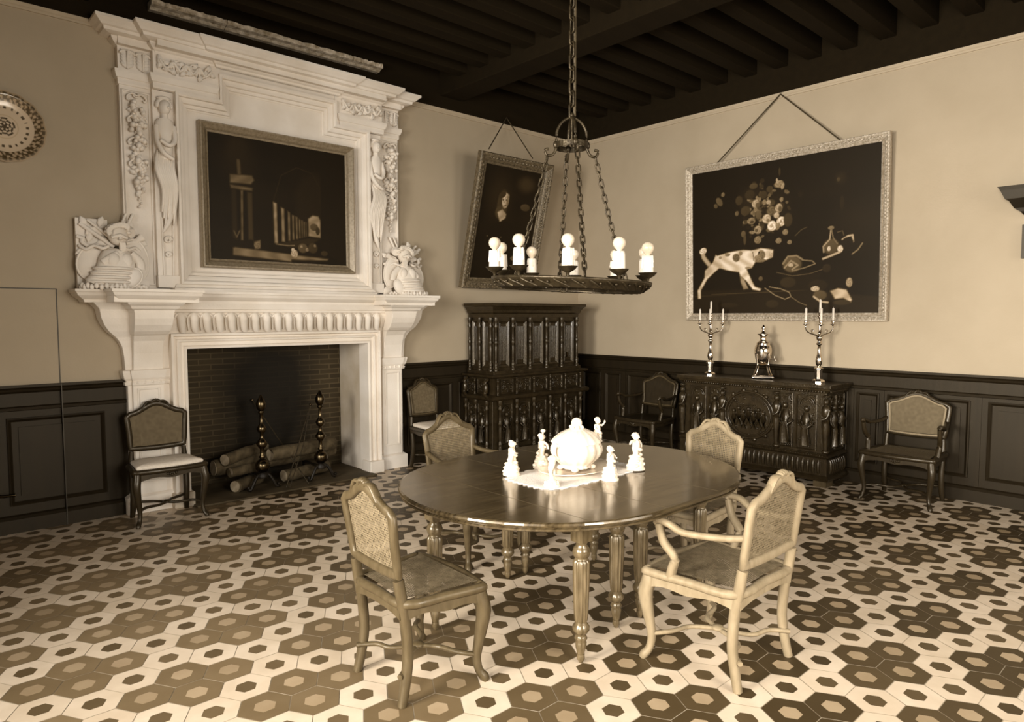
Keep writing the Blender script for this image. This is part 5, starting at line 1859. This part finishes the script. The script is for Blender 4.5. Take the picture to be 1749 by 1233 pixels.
PA=[['e',0.198,0.891,0.0684,0.0912,0,0.13,0.9],['p',[(0.142,0.689),(0.292,0.701),(0.307,0.665),(0.282,0.629),(0.141,0.621)],0.36,6],['p',[(0.141,0.608),(0.296,0.6),(0.291,0.574),(0.146,0.578)],0.34,6],['l',[(0.201,0.804),(0.205,0.705)],0.0198,0.28,0.4],['p',[(0.212,0.569),(0.227,0.571),(0.221,0.168),(0.207,0.167)],0.36,6],['p',[(0.256,0.563),(0.29,0.561),(0.29,0.174),(0.256,0.177)],0.22,6],['p',[(0.15,0.572),(0.184,0.571),(0.183,0.164),(0.148,0.186)],0.14,6],['l',[(0.16,0.237),(0.178,0.189),(0.198,0.241)],0.0076,0.3,0.4],['p',[(0.163,0.106),(0.565,0.073),(0.56,0.013),(0.157,0.043)],0.42,6],['p',[(0.295,0.162),(0.34,0.179),(0.339,0.108),(0.299,0.098)],0.38,6],['p',[(0.151,0.101),(0.596,0.071),(0.852,0.055),(0.84,0.038),(0.596,0.031),(0.15,0.045)],0.42,6],['p',[(0.436,0.507),(0.462,0.497),(0.465,0.159),(0.44,0.164)],0.5,6],['p',[(0.493,0.469),(0.516,0.458),(0.518,0.177),(0.494,0.181)],0.44,6],['p',[(0.542,0.442),(0.558,0.431),(0.558,0.187),(0.542,0.192)],0.42,6],['p',[(0.574,0.413),(0.587,0.408),(0.587,0.203),(0.574,0.202)],0.42,6],['p',[(0.6,0.403),(0.613,0.398),(0.614,0.212),(0.602,0.211)],0.42,6],['p',[(0.624,0.386),(0.634,0.38),(0.635,0.221),(0.625,0.22)],0.4,6],['p',[(0.643,0.375),(0.653,0.373),(0.652,0.226),(0.645,0.226)],0.38,6],['p',[(0.661,0.363),(0.67,0.362),(0.669,0.233),(0.661,0.232)],0.38,6],['p',[(0.678,0.358),(0.684,0.359),(0.684,0.237),(0.677,0.237)],0.34,6],['p',[(0.696,0.394),(0.731,0.427),(0.776,0.423),(0.791,0.391),(0.792,0.235),(0.696,0.244)],0.5,6],['e',0.741,0.325,0.0259,0.0213,0,0.28,0.3],['e',0.769,0.294,0.0137,0.0228,0,0.2,0.3],['p',[(0.46,0.159),(0.696,0.226),(0.791,0.228),(0.729,0.182),(0.576,0.129)],0.16,6],['l',[(0.45,0.155),(0.533,0.149),(0.587,0.154)],0.0053,0.42,0.4],['l',[(0.439,0.513),(0.499,0.736),(0.616,0.821),(0.735,0.788),(0.792,0.675),(0.796,0.432)],0.0061,0.13,0.4],['p',[(0.798,0.865),(0.965,0.894),(0.991,0.009),(0.795,0.12)],0.07,6],['e',0.586,0.084,0.0213,0.0228,0,0.62,0.3],['e',0.575,0.116,0.0106,0.0106,0,0.7,0.3],['e',0.651,0.135,0.0304,0.0274,0,0.3,0.3],['e',0.64,0.148,0.0076,0.0076,0,0.5,0.3],['e',0.684,0.125,0.0106,0.0106,0,0.45,0.3],['e',0.728,0.142,0.0304,0.0304,0,0.22,0.3],['e',0.745,0.163,0.0076,0.0091,0,0.4,0.3],['e',0.818,0.101,0.0228,0.0152,0,0.2,0.3],['e',0.317,0.134,0.0182,0.0198,0,0.4,0.3]]
PP=[['e',0.313,0.731,0.0988,0.1293,0,0.13,0.9],['e',0.732,0.874,0.0684,0.0456,0,0.2,0.9],['e',0.371,0.679,0.0335,0.0608,0,0.22,0.3],['e',0.35,0.601,0.0304,0.0304,0,0.24,0.3],['e',0.408,0.709,0.0198,0.035,0.05,0.62,0.3],['e',0.45,0.719,0.0076,0.0274,0,0.42,0.3],['e',0.371,0.714,0.0061,0.003,0,0.25,0.3],['e',0.424,0.717,0.0046,0.003,0,0.25,0.3],['e',0.421,0.668,0.0076,0.003,0,0.35,0.3],['e',0.344,0.754,0.0228,0.0122,0.4,0.2,0.3],['p',[(0.303,0.599),(0.38,0.631),(0.459,0.593),(0.454,0.557),(0.366,0.515)],0.58,6],['p',[(0.169,0.033),(0.14,0.421),(0.285,0.508),(0.495,0.531),(0.711,0.441),(0.89,0.031)],0.075,6],['e',0.77,0.673,0.0304,0.0167,0,0.25,0.3],['e',0.353,0.27,0.0137,0.0106,0,0.42,0.3],['e',0.404,0.251,0.0106,0.0091,0,0.36,0.3],['e',0.706,0.2,0.0198,0.0122,0,0.36,0.3],['e',0.193,0.382,0.0038,0.003,0,0.3,0.3],['e',0.427,0.382,0.003,0.0038,0,0.3,0.3]]
# overmantel picture of an arcade
PA = [['p', [(.60, .35), (.60, .62), (.66, .74), (.76, .80), (.87, .76), (.93, .62), (.93, .30)], .105, 20], ['e', .2, .82, .12, .16, 0, .11, .9]] + PA
W, Hh = 1.29, 1.07
t = thing('framed_painting', 'dark painting of a colonnade in a moulded frame set above the mantel', 'painting', (CX + .005, -.10, 2.085))
canvas('canvas', PA, W, Hh, 1.77, t)
frame(W, Hh, .075, .055, 'stone_frame', t, False)

# large still life on the right wall, leaning slightly forward
W, Hh = 1.985, 1.56
_r = random.Random(21)
PL = [['e', .42 + _r.gauss(0, .06), .69 + _r.gauss(0, .075), _r.uniform(.006, .02), _r.uniform(.006, .016), _r.uniform(0, 3), _r.choice((.10, .14, .18, .24, .32, .42)), .4] for _ in range(150)]
PB = PB[:2] + PL + PB[2:]
t = thing('framed_painting', 'large dark still life with white dog and flowers in a narrow pale frame, right wall', 'painting', (-.045, -2.79, 1.62))
t.rotation_euler = (0, 0, -PI / 2)
t.rotation_euler = (Matrix.Rotation(-PI / 2, 3, 'Z') @ Matrix.Rotation(math.radians(2.2), 3, 'X')).to_euler()
canvas('canvas', PB, W, Hh, 2.0, t, nu=380)
frame(W, Hh, .075, .035, 'gilt', t, True, 3)


def cord(label, p, apex, e):
    b = MB()
    b.tube([tuple(Vector(p) - Vector(apex)), (0, 0, 0)], .0065, 8)
    b.tube([(0, 0, 0), tuple(Vector(e) - Vector(apex))], .0065, 8)
    o = b.build('picture_cord', 'cord', None, loc=apex)
    return tag(o, label, 'cord')


cord('dark cord from the cornice carrying the large still life', (-.085, -2.10, 3.26), (-.035, -2.77, 3.845), (-.085, -3.40, 3.26))

# portrait on the left wall, leaning well forward
W, Hh = .88, 1.26
t = thing('framed_painting', 'portrait of a long-haired man in black, tilted forward in a carved frame, left wall', 'painting', (-1.535, -.13, 2.03))
t.rotation_euler = (math.radians(14), 0, 0)
canvas('canvas', PP, W, Hh, 2.75, t, nu=200)
frame(W, Hh, .115, .05, 'gilt_dark', t, True, 5)
cord('dark cord from the beam carrying the tilted portrait', (-1.95, -.45, 3.40), (-1.335, -.055, 3.93), (-1.29, -.45, 3.40))

# decorated plate on the left wall
R0 = .25
nr, na = 40, 144
b = MB()
vs, cols = [], []
for i in range(nr + 1):
    r = i / nr
    for j in range(na):
        a = 2 * PI * j / na
        rim = 1 + .012 * math.cos(a * 16) * (r > .9)
        y = -.018 - .022 * min(1, max(0, (r - .55) / .35)) ** 1.5
        vs.append((R0 * r * rim * math.cos(a), y, R0 * r * rim * math.sin(a)))
        v = .84
        if r < .26:
            v = .84 if math.sin(a * 5) * math.sin(r * 60) < -.1 else .28
            if r < .06:
                v = .3
        if .52 < r < .60 and math.sin(a * 22) + .5 * math.sin(a * 13) > .25:
            v = .30
        if .30 < r < .34:
            v = .76
        if .70 < r < .97:
            v = .74 if (math.sin(a * 34) * math.sin((r - .7) * 34 + math.sin(a * 17))) > .12 else .34
            if r > .88:
                v = .32 if math.sin(a * 40) < .6 else .6
        if r >= .965:
            v = .66
        cols.append(v)
fs = [(i * na + j, i * na + (j + 1) % na, (i + 1) * na + (j + 1) % na, (i + 1) * na + j) for i in range(nr) for j in range(na)]
b.add(vs, fs, True)
n1 = len(b.v)
b.add([(p[0], p[1] + .006, p[2]) for p in vs], [f[::-1] for f in fs], True)
o = b.build('decorated_plate', 'glaze', None, loc=(-6.155, -.004, 2.955))
set_attr(o.data, np.concatenate([sepv(np.array(cols)), np.tile(sepv(np.array(.7)), (len(vs), 1))]))
tag(o, 'round patterned earthenware plate hung high on the left wall', 'plate')

# carved bracket at the right edge
t = thing('wall_bracket', 'black carved wall bracket high on the right wall at the picture edge', 'bracket', (0, -4.95, 2.33))
b = MB()
b.loft([[(0, -y, z), (-x, -y, z), (-x, y, z), (0, y, z)] for x, y, z in ((.02, .02, 0), (.04, .05, .05), (.05, .09, .06), (.09, .12, .10), (.10, .16, .13), (.15, .19, .19), (.17, .21, .20), (.19, .24, .27), (.20, .26, .30))])
b.build('shelf', 'black', t)
b = MB()
b.box(-.05, 0, -.11, .11, -.27, .0)
b.build('back_board', 'black', t)
